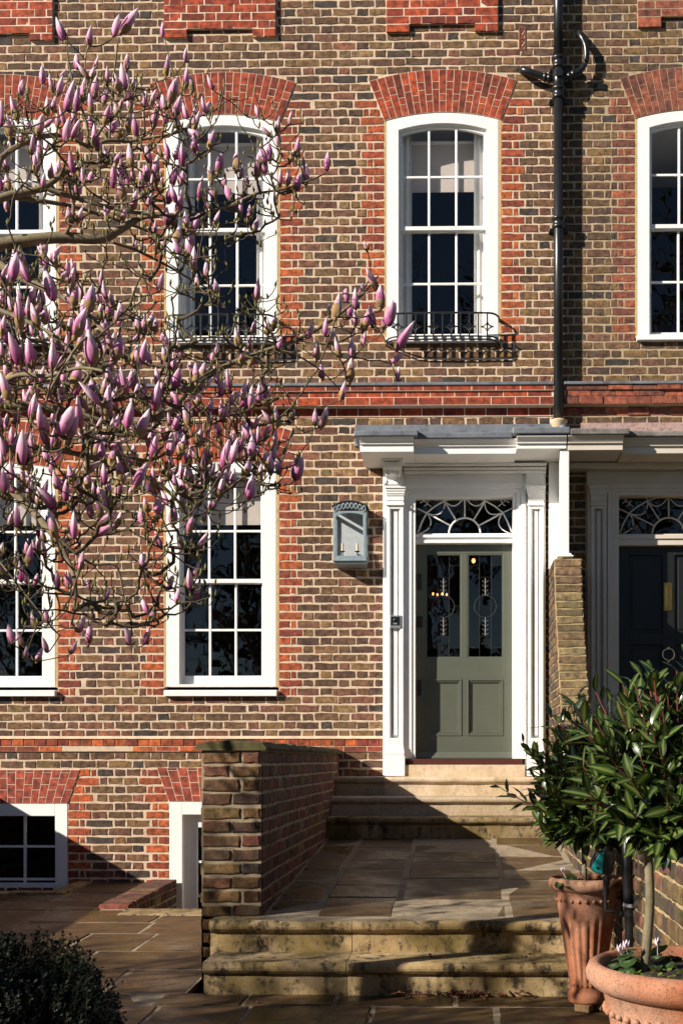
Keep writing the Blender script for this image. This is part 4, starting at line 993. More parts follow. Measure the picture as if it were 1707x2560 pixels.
# ---- terrace of flagstones
ter = MB(); 
def slope_sheet(mb, x0, x1, y0, y1, f, dz):
    mb.add([(x0, y0, f(y0)+dz), (x1, y0, f(y0)+dz), (x1, y1, f(y1)+dz), (x0, y1, f(y1)+dz)], [(0, 1, 2, 3)])
for r in ((-5.0, WX0, 1.2, 8.85), (WX0, 3.0, 1.2, 6.05), (-5.0, -2.54, 8.85, 9.83), (-3.40, -2.54, 9.83, HY)): slope_sheet(ter, *r, TZ, -.0045)
terrace = ter.build('terrace', M['slab_j'], fix=False); terrace['kind'] = 'structure'
def slab(parent, x0, x1, y0, y1, f, mat='slab', jt=.009, name='paving_slab'):
    x0 += jt; x1 -= jt; y0 += jt; y1 -= jt
    if x1-x0 < .04 or y1-y0 < .04: return
    n = 4; o = []
    for (a, b, c, d) in ((x0, y0, x1, y0), (x1, y0, x1, y1), (x1, y1, x0, y1), (x0, y1, x0, y0)):
        for i in range(n): t = i/n; o.append((a+(c-a)*t+R.uniform(-.006, .006), b+(d-b)*t+R.uniform(-.006, .006)))
    dz = R.uniform(-.004, .004); tx, ty = R.uniform(-.006, .006), R.uniform(-.005, .005); cx, cy = (x0+x1)/2, (y0+y1)/2
    zf = lambda p: f(p[1])+dz+tx*(p[0]-cx)+ty*(p[1]-cy); m = len(o)
    ins = [(cx+(p[0]-cx)*(1-.014/(x1-x0)), cy+(p[1]-cy)*(1-.014/(y1-y0))) for p in o]
    vs = [(p[0], p[1], zf(p)-.04) for p in o]+[(p[0], p[1], zf(p)-.006) for p in o]+[(p[0], p[1], zf(p)) for p in ins]
    fs = [(k*m+i, k*m+(i+1) % m, (k+1)*m+(i+1) % m, (k+1)*m+i) for k in range(2) for i in range(m)]+[tuple(range(2*m, 3*m))]
    link(name, MB().add(vs, fs).mesh(name, M[mat], fix=False), parent)
rr = random.Random(11)
y = 2.3
while y < HY-.05:
    d = rr.choice((.38, .46, .55, .62)); y1 = min(y+d, HY)
    if HY-y1 < .25: y1 = HY
    for brk in (6.05, 8.85, 9.83):
        if y < brk-.15 < y1 < brk+.25 or y < brk < y1: y1 = brk
    x = -4.9+rr.uniform(0, .3)
    xe = 2.6 if y1 <= 6.06 else (WX0 if y1 <= 8.86 else -2.74)
    if y >= 9.82: x = -3.29
    while x < xe-.02:
        w_ = rr.choice((.45, .6, .72, .9)); x1 = min(x+w_, xe)
        if xe-x1 < .18: x1 = xe
        slab(terrace, x, x1, y, y1, TZ); x = x1
    y = y1
# ---- path between the two flights
PZ = lambda y: E-.86+(.86-.635)*(y-6.3)/(9.56-6.3)
pm_ = MB(); slope_sheet(pm_, WX1-.02, RX+.02, 6.30, 9.62, PZ, -.003); path = pm_.build('path', M['slab_j'], fix=False); path['kind'] = 'structure'
cols = [WX1+.01, -.80, -.36, .27, RX-.03]
for i in range(4):
    y = 6.40
    ds = [.42, .40, .62, .55, .62, .60] if i % 2 else [.36, .72, .50, .38, .66, .5]
    rr.shuffle(ds)
    for k, d in enumerate(ds):
        y1 = min(9.58, y+d) if k < len(ds)-1 else 9.58
        if y1-y > .1: slab(path, cols[i]+(.004 if i else 0), cols[i+1]-.004, y, y1, PZ, jt=.012)
        y = y1
# ---- stone steps
def step_block(parent, x0, x1, yn, ztop, zbot, yback, mat, nose=.05, over=.032):
    h = nose; pr = [(yn+over, zbot), (yn+over, ztop-h-.012), (yn+over-.012, ztop-h-.006), (yn+.012, ztop-h)]
    for k in range(7):
        a = -math.pi/2+math.pi*k/6*.95; pr.append((yn+h*.42-h*.42*math.cos(a), ztop-h/2+h/2*math.sin(a)))
    pr += [(yn+.05, ztop), (yback, ztop+.002), (yback, zbot)]
    nx = max(2, int((x1-x0)/.12)); n = len(pr); vs = []
    for i in range(nx+1):
        x = x0+.002+(x1-x0-.004)*i/nx
        wob = R.uniform(-.0022, .0022); wz = R.uniform(-.0022, .0022)
        for j, (yy, zv) in enumerate(pr): vs.append((x, yy+(wob if 0 < j < n-2 else 0), zv+(wz if 2 < j < n-2 else 0)))
    fs = [(i*n+j, i*n+(j+1) % n, (i+1)*n+(j+1) % n, (i+1)*n+j) for i in range(nx) for j in range(n)]+[tuple(range(n)), tuple(range((nx+1)*n-1, nx*n-1, -1))]
    MB().add(vs, fs).build('step_stone', M[mat], parent)
steps = struct('upper_steps')
for k, (yn, zt, zb_, yb_) in enumerate(((10.12, -.147, -.33, HY+.0), (9.82, -.310, -.49, 10.18), (9.52, -.466, -.70, 9.88))):
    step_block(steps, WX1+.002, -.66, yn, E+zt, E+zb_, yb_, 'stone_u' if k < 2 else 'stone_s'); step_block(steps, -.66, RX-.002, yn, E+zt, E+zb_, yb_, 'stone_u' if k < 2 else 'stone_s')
mb = MB(); B(mb, 1010, 1312, 1912, 1944, 10.375, HY+.1); mb.build('door_step', M['stone_u'], steps, bevel=.006)
steps2 = struct('lower_steps')
for (yn, zt, zb_, yb_) in ((6.27, -.862, -1.06, 6.42), (5.97, -1.032, -1.26, 6.36)):
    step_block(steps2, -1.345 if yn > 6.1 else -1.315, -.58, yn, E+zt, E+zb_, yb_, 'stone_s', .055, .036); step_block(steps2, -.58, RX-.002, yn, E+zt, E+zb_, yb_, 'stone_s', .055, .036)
# fill under the path so nothing shows hollow
MB().box(WX1-.01, RX, 6.40, 9.9, E-1.4, E-.88).build('step_core', M['mortar_old'], steps2)
# ---- garden wall left of the path
gw = thing('garden_wall', 'weathered brick garden wall with mossy stone coping left of the path', 'wall', ((WX0+WX1)/2, 6.42, E-1.2))
GT = E+.052; GY = 6.42
mb = MB(); mb.box(WX0, WX1, GY, HY-.005, E-1.30, GT); mb.box(WX0, WX0+.001+.07, GY+.0, GY+.3, E-1.3, E-.8); core = mb.build('wall_core', M['mortar_old'], gw)
none = lambda z: []
fb = lay(WX0+.004, WX1-.002, E-1.245, GT, lambda z: [(-1.345, 0, False)] if z < E-.88 else [], OLD, OLD, ch=.0745, jt=.016, S=.205, Hd=.095, phase=WX0+.006)
put_bricks(fb, FRONT(GY), KITO, core, core, M['old_a'], 60)
frR = frame((WX1, 0, 0), (0, 1, 0), (0, 0, 1), (1, 0, 0)); REDOLD = [((.17, .055, .042), 4), ((.13, .045, .036), 3), ((.10, .05, .038), 2), ((.19, .10, .05), 2), ((.22, .06, .042), 2)]
fb = lay(GY+.01, HY-.01, E-.945, GT, lambda z: [], REDOLD, REDOLD, ch=.0745, jt=.013, S=.205, Hd=.098, phase=.05)
put_bricks(fb, frR, KITO, core, core, M['old_a'], 240, lambda b: (b[2]*b[3] if b[1] > PZ(b[0]) else -1))
frL = frame((WX0, 0, 0), (0, -1, 0), (0, 0, 1), (-1, 0, 0))
put_bricks(lay(-HY+.01, -GY-.01, E-1.25, GT, none, OLD, OLD, ch=.0745), frL, KITO, core, core, M['old_a'], 0, name='rear_brickwork')
y = GY-.028; L = [.62, .74, .58, .70, .66, .6, .5]; i = 0
while y < HY-.02:
    y1 = min(HY-.004, y+L[i % 7]); i += 1; n = 6; vs = []; 
    prof = [(WX0-.025, .0), (WX0-.034, .016), (WX0-.014, .044), ((WX0+WX1)/2-.02, .060), (WX1+.014, .044), (WX1+.036, .016), (WX1+.026, .0)]
    m = len(prof); rise = lambda yy: .045*(yy-GY)/(HY-GY)
    for k in range(n+1):
        yy = y+.003+(y1-y-.006)*k/n
        for (a, b) in prof: vs.append((a+R.uniform(-.005, .005), yy+(R.uniform(-.008, .008) if k in (0, n) else 0), GT+.001+rise(yy)*.0+b*(.9 if k in (0, n) else 1)+(R.uniform(-.005, .006) if b > .01 else 0)))
    fs = [(k*m+j, k*m+(j+1) % m, (k+1)*m+(j+1) % m, (k+1)*m+j) for k in range(n) for j in range(m)]+[tuple(range(m)), tuple(range((n+1)*m-1, n*m-1, -1))]
    MB().add(vs, fs).build('coping_stone', M['coping'], gw, smooth=False); y = y1
# ---- boundary wall with raked buttress, right of the path
bw = thing('boundary_wall', 'old lichened brick boundary wall with raked end under the white canopy post', 'wall', (RX+.11, 7.0, E-1.2))
prof = [(3.80, -.06), (9.02, -.06), (9.33, .50), (9.80, 1.32), (9.90, 1.69)]; RXB = 1.016
poly = [(3.80, E-1.4)]+[(a, E+b) for a, b in prof]+[(HY-.004, E+1.69), (HY-.004, E-1.4)]
core2 = MB().prism(poly, 'x', RX, RXB).build('wall_core', M['mortar_b'], bw)
def ytop(z):
    z -= E
    if z < -.06: return 3.80
    for (a0, b0), (a1, b1) in zip(prof[1:], prof[2:]):
        if b0 <= z <= b1: return a0+(a1-a0)*(z-b0)/(b1-b0)
    return 9.9
frN = frame((RX, 0, 0), (0, -1, 0), (0, 0, 1), (-1, 0, 0)); OLD2 = [((.15, .088, .036), 4), ((.095, .055, .030), 4), ((.06, .038, .028), 3), ((.15, .06, .038), 1.5), ((.04, .034, .03), 3)]
fb = lay(-HY+.01, -3.81, E-1.26, E+1.69, lambda z: [(-ytop(z)-.035, 0, False)], OLD2, OLD2, ch=.0745, jt=.013, hh=.0605)
put_bricks(fb, frN, KITO, core2, core2, M['old_a'], 240, lambda b: b[2]*b[3]*(1.5 if b[0] > -6.5 else 1)*(1 if b[1] > E-.95 else .3))
PALEB = [((.22, .15, .065), 4), ((.18, .12, .06), 3), ((.25, .18, .085), 2), ((.14, .09, .05), 2)]
for (a0, b0), (a1, b1) in zip(prof[1:], prof[2:]):
    d = Vector((0, a1-a0, b1-b0)); Ls = d.length; d.normalize(); nn = max(1, round(Ls/.076)); nrm = Vector((1, 0, 0)).cross(d)
    f_ = frame((0, a0, E+b0), (1, 0, 0), d, nrm)
    put_bricks([((RX+RXB)/2, (k+.5)*Ls/nn, RXB-RX-.008, Ls/nn-.013, pick(PALEB)) for k in range(nn)], f_, KITO, core2, core2, M['old_a'], 60)
y = 3.81
while y < 8.98: 
    link('coping_brick', MB().box(RX-.01, RXB+.01, y, y+.066, E-.06, E+.03).mesh('coping_brick', M['old_o']), bw, color=pick(OLD2)); y += .076
# ---- low wall at the area, kerb of the light well, sunken floor
lw_ = thing('low_brick_wall', 'low brick edging wall with bricks on edge beside the basement door', 'wall', (-2.64, 9.7, E-1.2))
ztw = lambda y: TZ(y)+.035
c3 = MB().box(-2.735, -2.545, 8.90, HY-.004, ZBASE, E-1.135).build('wall_core', M['mortar_old'], lw_)
put_bricks(lay(8.91, HY-.01, ZBASE+.05, E-1.14, none, OLD, OLD), frame((-2.545, 0, 0), (0, 1, 0), (0, 0, 1), (1, 0, 0)), KITO, c3, c3, M['old_a'], 60, lambda b: b[1])
put_bricks(lay(-2.73, -2.55, ZBASE+.05, E-1.14, none, OLD, OLD), FRONT(8.90), KITO, c3, c3, M['old_a'], 0)
y = 8.90
while y < HY-.07:
    z = ztw(y); link('coping_brick', MB().box(-2.748+R.uniform(-.004, .004), -2.53+R.uniform(-.004, .004), y+.005, y+.068, E-1.135, z+R.uniform(-.003, .003)).mesh('coping_brick', M['old_o']), lw_, color=pick(REDOLD)); y += .0745
ar = struct('basement_area')
mb = MB(); mb.box(-2.54, WX0-.01, 8.6, HY, ZBASE-.05, ZBASE+.0); mb.build('floor', M['slab'], ar)
mb = MB(); mb.box(-2.544, WX0-.012, 8.70, 8.852, ZBASE, TZ(8.8)-.05); mb.build('retaining_face', M['mortar_old'], ar)
MB().prism([(8.60, TZ(8.6)-.03), (8.60, TZ(8.6)+.006), (8.64, TZ(8.6)+.012), (8.90, TZ(8.9)+.008), (8.915, TZ(8.9)-.005), (8.905, TZ(8.9)-.06)], 'x', -2.52, WX0-.008).build('edge_stone', M['stone_s'], ar, bevel=.006)
mb = MB(); mb.box(-9, -3.40, 9.83, HY, ZBASE+.6, ZBASE+.65); mb.box(-9, -3.40, 9.80, 9.83, ZBASE+.6, TZ(9.8)-.02); mb.box(-3.40, -3.37, 9.80, HY-.004, ZBASE+.6, TZ(10)-.02); mb.build('light_well', M['mortar_old'], ar)
x = -5.0
while x < -3.42:
    x1 = min(-3.29, x+.62); slab(ar, x, x1, 9.70, 9.84, lambda y: TZ(y)+.014, 'stone_s', .004, 'kerb_stone'); x = x1
slab(ar, -3.43, -3.29, 9.84, HY-.01, lambda y: TZ(y)+.014, 'stone_s', .004, 'kerb_stone')
# ---- left boundary wall (its shadow falls across the basement)
XW = X(-250); lb = thing('garden_wall', 'brick garden wall along the far side of the magnolia terrace', 'wall', (XW, 7, E-1.2))
c4 = MB().box(XW-.23, XW, 2.5, HY-.005, E-1.4, E+.10).build('wall_core', M['mortar_old'], lb)
put_bricks(lay(2.52, HY-.02, E-1.3, E+.10, none, OLD, OLD), frame((XW, 0, 0), (0, 1, 0), (0, 0, 1), (1, 0, 0)), KITO, c4, c4, M['old_a'], 0)
y = 2.45
while y < HY-.1: MB().box(XW-.29, XW+.06, y+.004, min(HY-.006, y+.6)-.004, E+.10, E+.16).build('coping_stone', M['coping'], lb, bevel=.01); y += .6

# ---- the neighbour's path and steps beyond the boundary wall
npm = MB(); slope_sheet(npm, RXB+.01, 2.9, 5.6, 9.62, PZ, -.003); npath = npm.build('path', M['slab_j'], fix=False); npath['kind'] = 'structure'
y = 5.6
while y < 9.5:
    y1 = min(9.58, y+.55); x = RXB+.02
    while x < 2.85: x1 = min(2.88, x+.62); slab(npath, x, x1, y, y1, PZ); x = x1
    y = y1
nst = struct('upper_steps')
for (yn, zt, zb_, yb_) in ((10.12, -.147, -.33, HY), (9.82, -.310, -.49, 10.18), (9.52, -.466, -.70, 9.88)): step_block(nst, RXB+.004, 2.9, yn, E+zt, E+zb_, yb_, 'stone_u')
# ================================================================ magnolia
rm = random.Random(5)
def bud_shape(rng, L=1., open_=0., nseg=7, k=10):
    """furled petals: one closed body plus two outer petals, t runs base to tip"""
    mb = MB(); prof = [(0, .10), (.08, .17), (.22, .235), (.38, .25), (.55, .225), (.72, .165), (.87, .09), (1.0, .012)]
    tw = rng.uniform(.4, 1.0); bend = rng.uniform(-.08, .08); vs = []; t = []
    for (z, r) in prof:
        r *= .80*(1+open_*.5)
        for j in range(k):
            a = 2*math.pi*j/k+tw*z; rr = r*(1+.12*math.cos(3*a-tw*3*z))
            vs.append((rr*math.cos(a)+bend*z*z, rr*math.sin(a), z)); t.append(z)
    n = len(prof)
    fs = [(i*k+j, i*k+(j+1) % k, (i+1)*k+(j+1) % k, (i+1)*k+j) for i in range(n-1) for j in range(k)]+[tuple(range(k-1, -1, -1)), tuple((n-1)*k+j for j in range(k))]
    mb.add(vs, fs, t=t)
    for p in range(2+int(open_*4)):      # petals that stand a little off the body
        a0 = rng.uniform(0, 6.28); tip = rng.uniform(.72, .98); vs = []; t = []; m = 5
        for i, (z, r) in enumerate(prof[:7]):
            zz_ = z*tip/.87
            for j in range(m):
                u = (j/(m-1)-.5); a = a0+u*1.9*math.sin(math.pi*min(.97, z/.87+.04))**.6
                rr = r*.80*(1.06+.10*z)+open_*.16*z+.004
                vs.append((rr*math.cos(a)+bend*z*z, rr*math.sin(a), zz_)); t.append(zz_*.85)
        fs = [(i*m+j, i*m+j+1, (i+1)*m+j+1, (i+1)*m+j) for i in range(6) for j in range(m-1)]
        mb.add(vs, fs, t=t)
    return mb
def bract_shape(rng):
    mb = MB(); h = rng.uniform(.48, .82); prof = [(0, .115), (.1, .20), (.25, .245), (.45, .235), (.7, .16), (.9, .09)]
    a0 = rng.uniform(0, 6.28); m = 7; vs = []
    for z, r in prof:
        for j in range(m):
            a = a0+(j/(m-1)-.5)*2*math.pi*(.62 if z < .5 else .62*(1-(z-.5)*1.8)); vs.append((r*.97*math.cos(a), r*.97*math.sin(a), z*h*1.1))
    n = len(prof); mb.add(vs, [(i*m+j, i*m+j+1, (i+1)*m+j+1, (i+1)*m+j) for i in range(n-1) for j in range(m-1)])
    mb.ball((0, 0, -.02), .11, 6, 4, (1, 1, 1.3)); return mb
BUDS = [bud_shape(random.Random(i), open_=o) for i, o in enumerate((0, 0, 0, .05, .15, .45, .8))]
BUDM = [b.mesh('bud', M['petal'], smooth=True) for b in BUDS]
BRA = [bract_shape(random.Random(50+i)) for i in range(4)]; BRAM = [b.mesh('bract', M['bract'], smooth=True) for b in BRA]
CLOSED = []
for i in range(3):
    mb = MB(); r_ = random.Random(90+i); mb.lathe([(.05, 0), (.13, .1), (.17, .3), (.15, .55), (.09, .8), (.015, 1.0)], (0, 0, 0), 8); CLOSED.append(mb)
CLOSM = [b.mesh('closed_bud', M['bract'], smooth=True) for b in CLOSED]

HB = []     # hand placed buds: px, py of the middle, length in px
def hb(s, off, k, L=52):
    for q in s.split(';'):
        v = [float(x) for x in q.split(',')]; HB.append((off[0]+v[0]*k, off[1]+v[1]*k, v[2]*k if len(v) > 2 else L))
hb('515,240,180;697,295,150;895,210,170;955,165,190;1275,235,130;1300,510,180;1450,440,110;465,580,110;610,490,120;700,560,130;740,500,100;845,595,130;980,620,190;930,650,160;1025,720,160;520,770,210;600,795,170;720,820,150;650,720;740,700;810,740;820,900,170;875,960;940,810,90;600,920,120;515,1030,190;563,1010;630,1050,150;755,1080,170;790,1180,120;960,1000;1005,950,170;1070,1000;1200,920,190;1290,920;1330,720,200;1375,830;1400,930;1450,620;1500,640,170;1520,920,190;1530,1140,160;140,860,190;80,990,190;210,990,150;300,990,150;165,1075,90;10,900,200;250,1150,150;320,1180,150;285,1290,150;370,1140,90;60,1270,110;20,1420;75,1430,150;400,1330,160;450,1330,160;335,1420,110;55,1590,130;575,1290,160;625,1330,140;705,1370,120;660,1390,130;830,1210,120;900,1220,150;970,1270,120;1035,1240,170;1050,1370,120;890,1400,170;1010,1390;830,1430,100;960,1490,180;1040,1570,150;1115,1430,140;1175,1220,140;1215,1310,170;1155,1350,170;1190,1500,140;1155,1560,120;1320,1520,170;1345,1370,190;1410,1370,190;1430,1230;1375,1200,110;1270,1180,120;960,1680,110;1185,1660,150;1215,1790,120;1310,1700,160;1360,1720;1380,1830,170;1400,1580;1500,1740,160;1500,1930,150;1515,2040,180;1410,1930,140;1280,1920,120;1060,1910,100;545,1680;610,1690,110;590,1480', (0, 0), .319)
hb('95,420,150;140,480,140;205,540,160;110,590,140;165,330,120;225,160,100;545,360,90;750,410,90;630,490,90;672,460,110;685,540,130;620,630,150;590,660;805,610,150;760,660,110;1015,700,150;845,760,150;690,830,110;745,820,110;793,840;865,800,140;530,740,150;260,720,140;390,700,150;420,780,90;300,830,110;220,790,130;255,900,120;350,900,160;380,980,150;410,1040,120;215,980,120;235,1090,130;130,900,130;480,1050,140;510,1140,110;460,830,110;585,750,110;660,970,90;50,1110,130;90,1130;60,1290,150;105,1370,140;180,1450,130;120,1540,90;225,1590,110;260,1580,110;530,1600,130;500,1840,110;605,1850,130;650,1810,110;415,1930,150;420,2050,140;485,2050,120;490,1960,90;675,1960,120;230,2030,130;255,2010,110;885,1870,120;1000,1850,140;945,2020,110;1020,1920,110;1060,1920,100;1100,2000,130;1190,2000,150;1170,2160,150;985,2150,120;1110,2290,120;1075,1700,180;1150,1620,130;1165,1720,160;1215,1660,150;1250,1570,130;1290,1290,70;1365,1520,150;1380,1630,200;1340,1780,170;1270,1800,160;1210,1790,120;1440,1770,160;1395,1810,140;1490,1920,210;1270,1940,90;1460,2040,120;1500,2180,90;1025,1720,110;340,2210,120;480,2270,110;580,2230,130;600,2300,130;430,2310,140', (450, 150), .3614)
hb('160,580,260;425,365,240;725,860,270;910,850,200;1110,880,210;590,640,260;180,1640,280;1165,650,170;415,940,210;250,900,240;575,1050,240;835,1280,220;630,1370,240;250,1320,200;315,1390,200;540,1470,210;75,1160,210;1085,1450,220;300,590,200;235,250,180;130,200,190;790,310,120;600,240,150;570,310,120;890,480,110;840,550,170;905,590,110;1245,340,150;690,460,210;370,180,140;55,310,110;330,450,180;100,220,200;700,710,180;620,780,180;650,520;160,880,230;1040,890,150;1215,670,120;1265,740,120;1310,780,130;1290,920,140;1400,860;1360,960,140;1430,870,120;1240,1080,150;1455,1110,190;1000,1110,210;1065,1140,190;1120,1190,190;1210,1250,200;900,1260,170;740,1150,200;790,1200,200;470,1430,230;995,1380,220;1150,1480,170;1480,1370,190;1210,1540;1190,1620,200;1360,1550;1430,1590,160;800,1650,180;880,1700;60,1020,200;60,730,180;10,480;60,610,80;95,880', (0, 600), .319)
hb('560,1290,130;620,1360,150;500,1450,110;910,1370,150;1010,1370,140;1035,1160,120;1050,1220,120;335,1440,110;260,1500,110;180,1490,110;165,1390,110;90,1370,130;340,1230,110;250,1260,120;1360,1060,130;1330,980,140;1365,910,100;1240,1100,110;1180,990,120;1270,690,140;1390,700,120;1320,590,140;1210,520,160;1090,490,150;740,1080,90;490,980,140;630,1010,90;200,950,130;150,930;245,970,110;200,800,150;320,770,120;40,880,130;110,840,90;560,850,130;410,980,140;390,600,190;520,600,200;670,600,160;700,470,160;765,440,150;765,340,150;945,240,190;855,220,150;200,90,260;480,330,160;400,400,180;735,240,150;1330,280,140;1410,370,120;1480,440,100;1430,540,80;1130,700,120;1000,850,110;450,700,140;40,300,180;60,540,120;150,560,100', (0, 1100), .357)
hb('1285,960,85;1355,980,110;1475,740,100;1447,745,80;1330,735,75;1140,1065,120;1230,640,100;1055,590,80;950,560;1010,820,90;1150,800,110;1060,900,120;1160,870,100;1200,980,60;900,1100,80;960,1140,60;1020,930,140;990,1010,90;930,950,80', (0, 640), .5446)
def inpoly(x, y, P):
    c = False; j = len(P)-1
    for i in range(len(P)):
        if ((P[i][1] > y) != (P[j][1] > y)) and x < (P[j][0]-P[i][0])*(y-P[i][1])/(P[j][1]-P[i][1])+P[i][0]: c = not c
        j = i
    return c
POLY = [(-40, 640), (120, 610), (230, 720), (330, 760), (430, 900), (560, 930), (700, 970), (690, 1160), (600, 1230), (480, 1250), (330, 1300), (150, 1360), (-40, 1400)]
def depth_for(px, py, L):
    if L > 62: return rm.uniform(3.5, 4.0)
    if px > 560: return rm.uniform(4.5, 5.0)
    if py < 560: return rm.uniform(4.3, 5.1)
    return rm.uniform(3.8, 5.0)
ATT = []     # (position of bud base, length, kind)
def addbud(px, py, L, Y, kind):
    s = Y/F; Lm = L*s; x, z = at(px, py+L*.45, Y); ATT.append((Vector((x, Y, z)), Lm, kind))
for (px, py, L) in HB: addbud(px, py, L, depth_for(px, py, L), 'bud')
n = 0
while n < 400:
    px, py = rm.uniform(-40, 700), rm.uniform(610, 1400)
    if not inpoly(px, py, POLY): continue
    addbud(px, py, rm.uniform(34, 54), rm.uniform(4.0, 5.3), 'bud'); n += 1
POLY2 = [(70, 190), (160, 130), (330, 150), (520, 190), (540, 350), (470, 480), (300, 560), (120, 520), (0, 440), (0, 280)]
n = 0
while n < 45:
    px, py = rm.uniform(0, 540), rm.uniform(130, 560)
    if not inpoly(px, py, POLY2): continue
    addbud(px, py, rm.uniform(32, 48), rm.uniform(4.4, 5.3), 'bud'); n += 1
n = 0
while n < 1500:       # bare twig ends inside the crown
    px, py = rm.uniform(-60, 760), rm.uniform(180, 1560)
    d = min((px-h[0])**2+(py-h[1])**2 for h in HB)
    if d > 60**2: continue
    addbud(px, py, rm.uniform(8, 16), depth_for(px, py, 50), 'twig'); n += 1
for i in range(190):  # the part of the crown out of the picture on the left
    a = rm.uniform(0, 6.28); r = rm.random()**.5
    x, y, z = -3.4+1.5*r*math.cos(a), 4.3+1.5*r*math.sin(a), E+rm.uniform(.3, 2.7)
    if (x/y)*F+1150 > -70: continue
    ATT.append((Vector((x, y, z)), rm.uniform(.06, .1), 'far'))
# limbs, drawn by eye: px, py, depth, radius
def limb(s, Y0, Y1, r0, r1):
    p = [tuple(float(v) for v in q.split(',')) for q in s.split(';')]; n = len(p); pts = []
    for i, (a, b) in enumerate(p):
        Y = Y0+(Y1-Y0)*i/(n-1); x, z = at(a, b, Y); pts.append(Vector((x, Y, z)))
    pts = smooth(pts, 7); m = len(pts); return pts, [r0+(r1-r0)*i/(m-1) for i in range(m)]
LIMBS = [
 limb('-720,2660;-715,2300;-690,1900;-640,1500;-560,1250;-430,1050', 4.5, 4.5, .085, .05),
 limb('-560,1250;-330,800;-150,650;0,612;140,594;250,597;300,575;340,550', 4.5, 4.7, .034, .013),
 limb('-330,800;-140,560;0,497;60,482;110,468;165,430;190,408', 4.5, 4.6, .020, .008),
 limb('20,492;110,503;200,520;300,552;400,590;470,625', 4.55, 4.9, .010, .004),
 limb('110,468;200,498;330,530;470,537;560,520;640,485;720,470;800,440', 4.6, 4.75, .009, .003),
 limb('165,585;183,540;182,470;170,430', 4.6, 4.6, .009, .006),
 limb('-140,560;-20,460;10,390;90,346;165,340;225,366;270,352;330,352;430,335;470,320', 4.5, 4.9, .013, .004),
 limb('225,366;215,300;190,230;172,150;168,100', 4.7, 4.6, .006, .0025),
 limb('275,350;280,250;290,150;297,95', 4.8, 4.7, .005, .0025),
 limb('270,352;230,270;214,170;220,115', 4.8, 4.9, .005, .0025),
 limb('430,335;445,250;425,150;412,95', 4.9, 4.8, .005, .002),
 limb('470,320;500,240;535,130', 4.9, 4.9, .004, .0015),
 limb('280,605;340,625;420,665;480,700;530,725', 4.7, 4.85, .007, .003),
 limb('340,550;400,540;440,580;470,600', 4.7, 4.7, .009, .004),
 limb('-430,1050;-200,800;-40,660;40,690;140,735;215,780;265,835', 4.5, 4.2, .022, .006),
 limb('215,780;260,800;330,770;370,735;372,700', 4.3, 4.7, .004, .002),
 limb('-430,1050;-200,980;0,1010;120,1020;230,1045;330,1060;420,1030;480,970;560,918;640,885;740,850;830,800;905,735;945,690', 4.5, 4.9, .022, .0035),
 limb('640,885;720,880;800,925;850,975', 4.8, 4.9, .005, .002), limb('740,850;830,860;900,830;950,820', 4.85, 4.9, .004, .002),
 limb('900,735;925,690;920,630', 4.9, 4.9, .003, .002), limb('690,850;640,760;640,720', 4.85, 4.9, .003, .002),
 limb('-430,1050;-200,1090;-60,1130;40,1235;120,1320;170,1400;190,1470;180,1560', 4.5, 4.1, .024, .004),
 limb('-60,1130;100,1120;250,1150;380,1200;450,1260;480,1330;470,1400', 4.3, 4.6, .012, .003),
 limb('120,1320;220,1405;290,1415;310,1490;330,1560', 4.2, 4.3, .006, .002), limb('-200,1090;-60,1320;60,1480;150,1590', 4.4, 4.2, .007, .002),
 limb('230,1045;280,1120;380,1150;480,1090;560,1130;640,1200;700,1210', 4.5, 4.8, .008, .002),
 limb('210,960;255,880;215,845;140,950;110,1020', 3.9, 3.7, .006, .004), limb('-40,760;60,800;150,850;240,960', 4.0, 3.8, .009, .004), limb('-60,1000;40,940;120,940;200,920;270,930', 3.9, 3.7, .009, .004),
 limb('-430,1050;-500,700;-520,400;-480,200', 4.4, 4.3, .04, .006), limb('-560,1250;-760,900;-900,700;-950,500', 4.5, 4.3, .045, .008), limb('-430,1050;-380,900;-300,600;-250,380', 4.3, 3.6, .03, .006), limb('-640,1500;-800,1200;-1000,1050', 4.5, 4.2, .035, .01)]
mag = thing('magnolia_tree', 'bare magnolia tree covered in pink buds in front of the windows', 'tree', LIMBS[0][0][0])
mb = MB()
for pts, rad in LIMBS: mb.tube(pts, rad, 8 if rad[0] > .012 else 6)
trunk = mb.build('trunk', M['bark'], mag, smooth=True)
# twigs: each bud reaches for the nearest wood already grown
nodes = []; par = []
for pts, rad in LIMBS[1:]:
    for i, p in enumerate(pts): nodes.append(p); par.append(-1)
cap = 60000; NP = np.zeros((cap, 3), dtype=np.float32); cnt = len(nodes)
NP[:cnt] = np.array([tuple(p) for p in nodes], dtype=np.float32)
A3 = np.array([tuple(a[0]) for a in ATT], dtype=np.float32); done = np.zeros(len(ATT), bool); best = np.full(len(ATT), 1e9); bi = np.zeros(len(ATT), int)
def upd(i0, i1):
    d = A3[:, None, :]-NP[None, i0:i1, :]
    pen = np.where(d[:, :, 2] < 0.0, .05, 0)        # prefer growing upwards
    dd = np.sqrt((d**2).sum(2))+pen; k = dd.argmin(1); v = dd[np.arange(len(ATT)), k]; m = v < best; best[m] = v[m]; bi[m] = k[m]+i0
for s in range(0, cnt, 200): upd(s, min(cnt, s+200))
tip_of = {}
tips = []
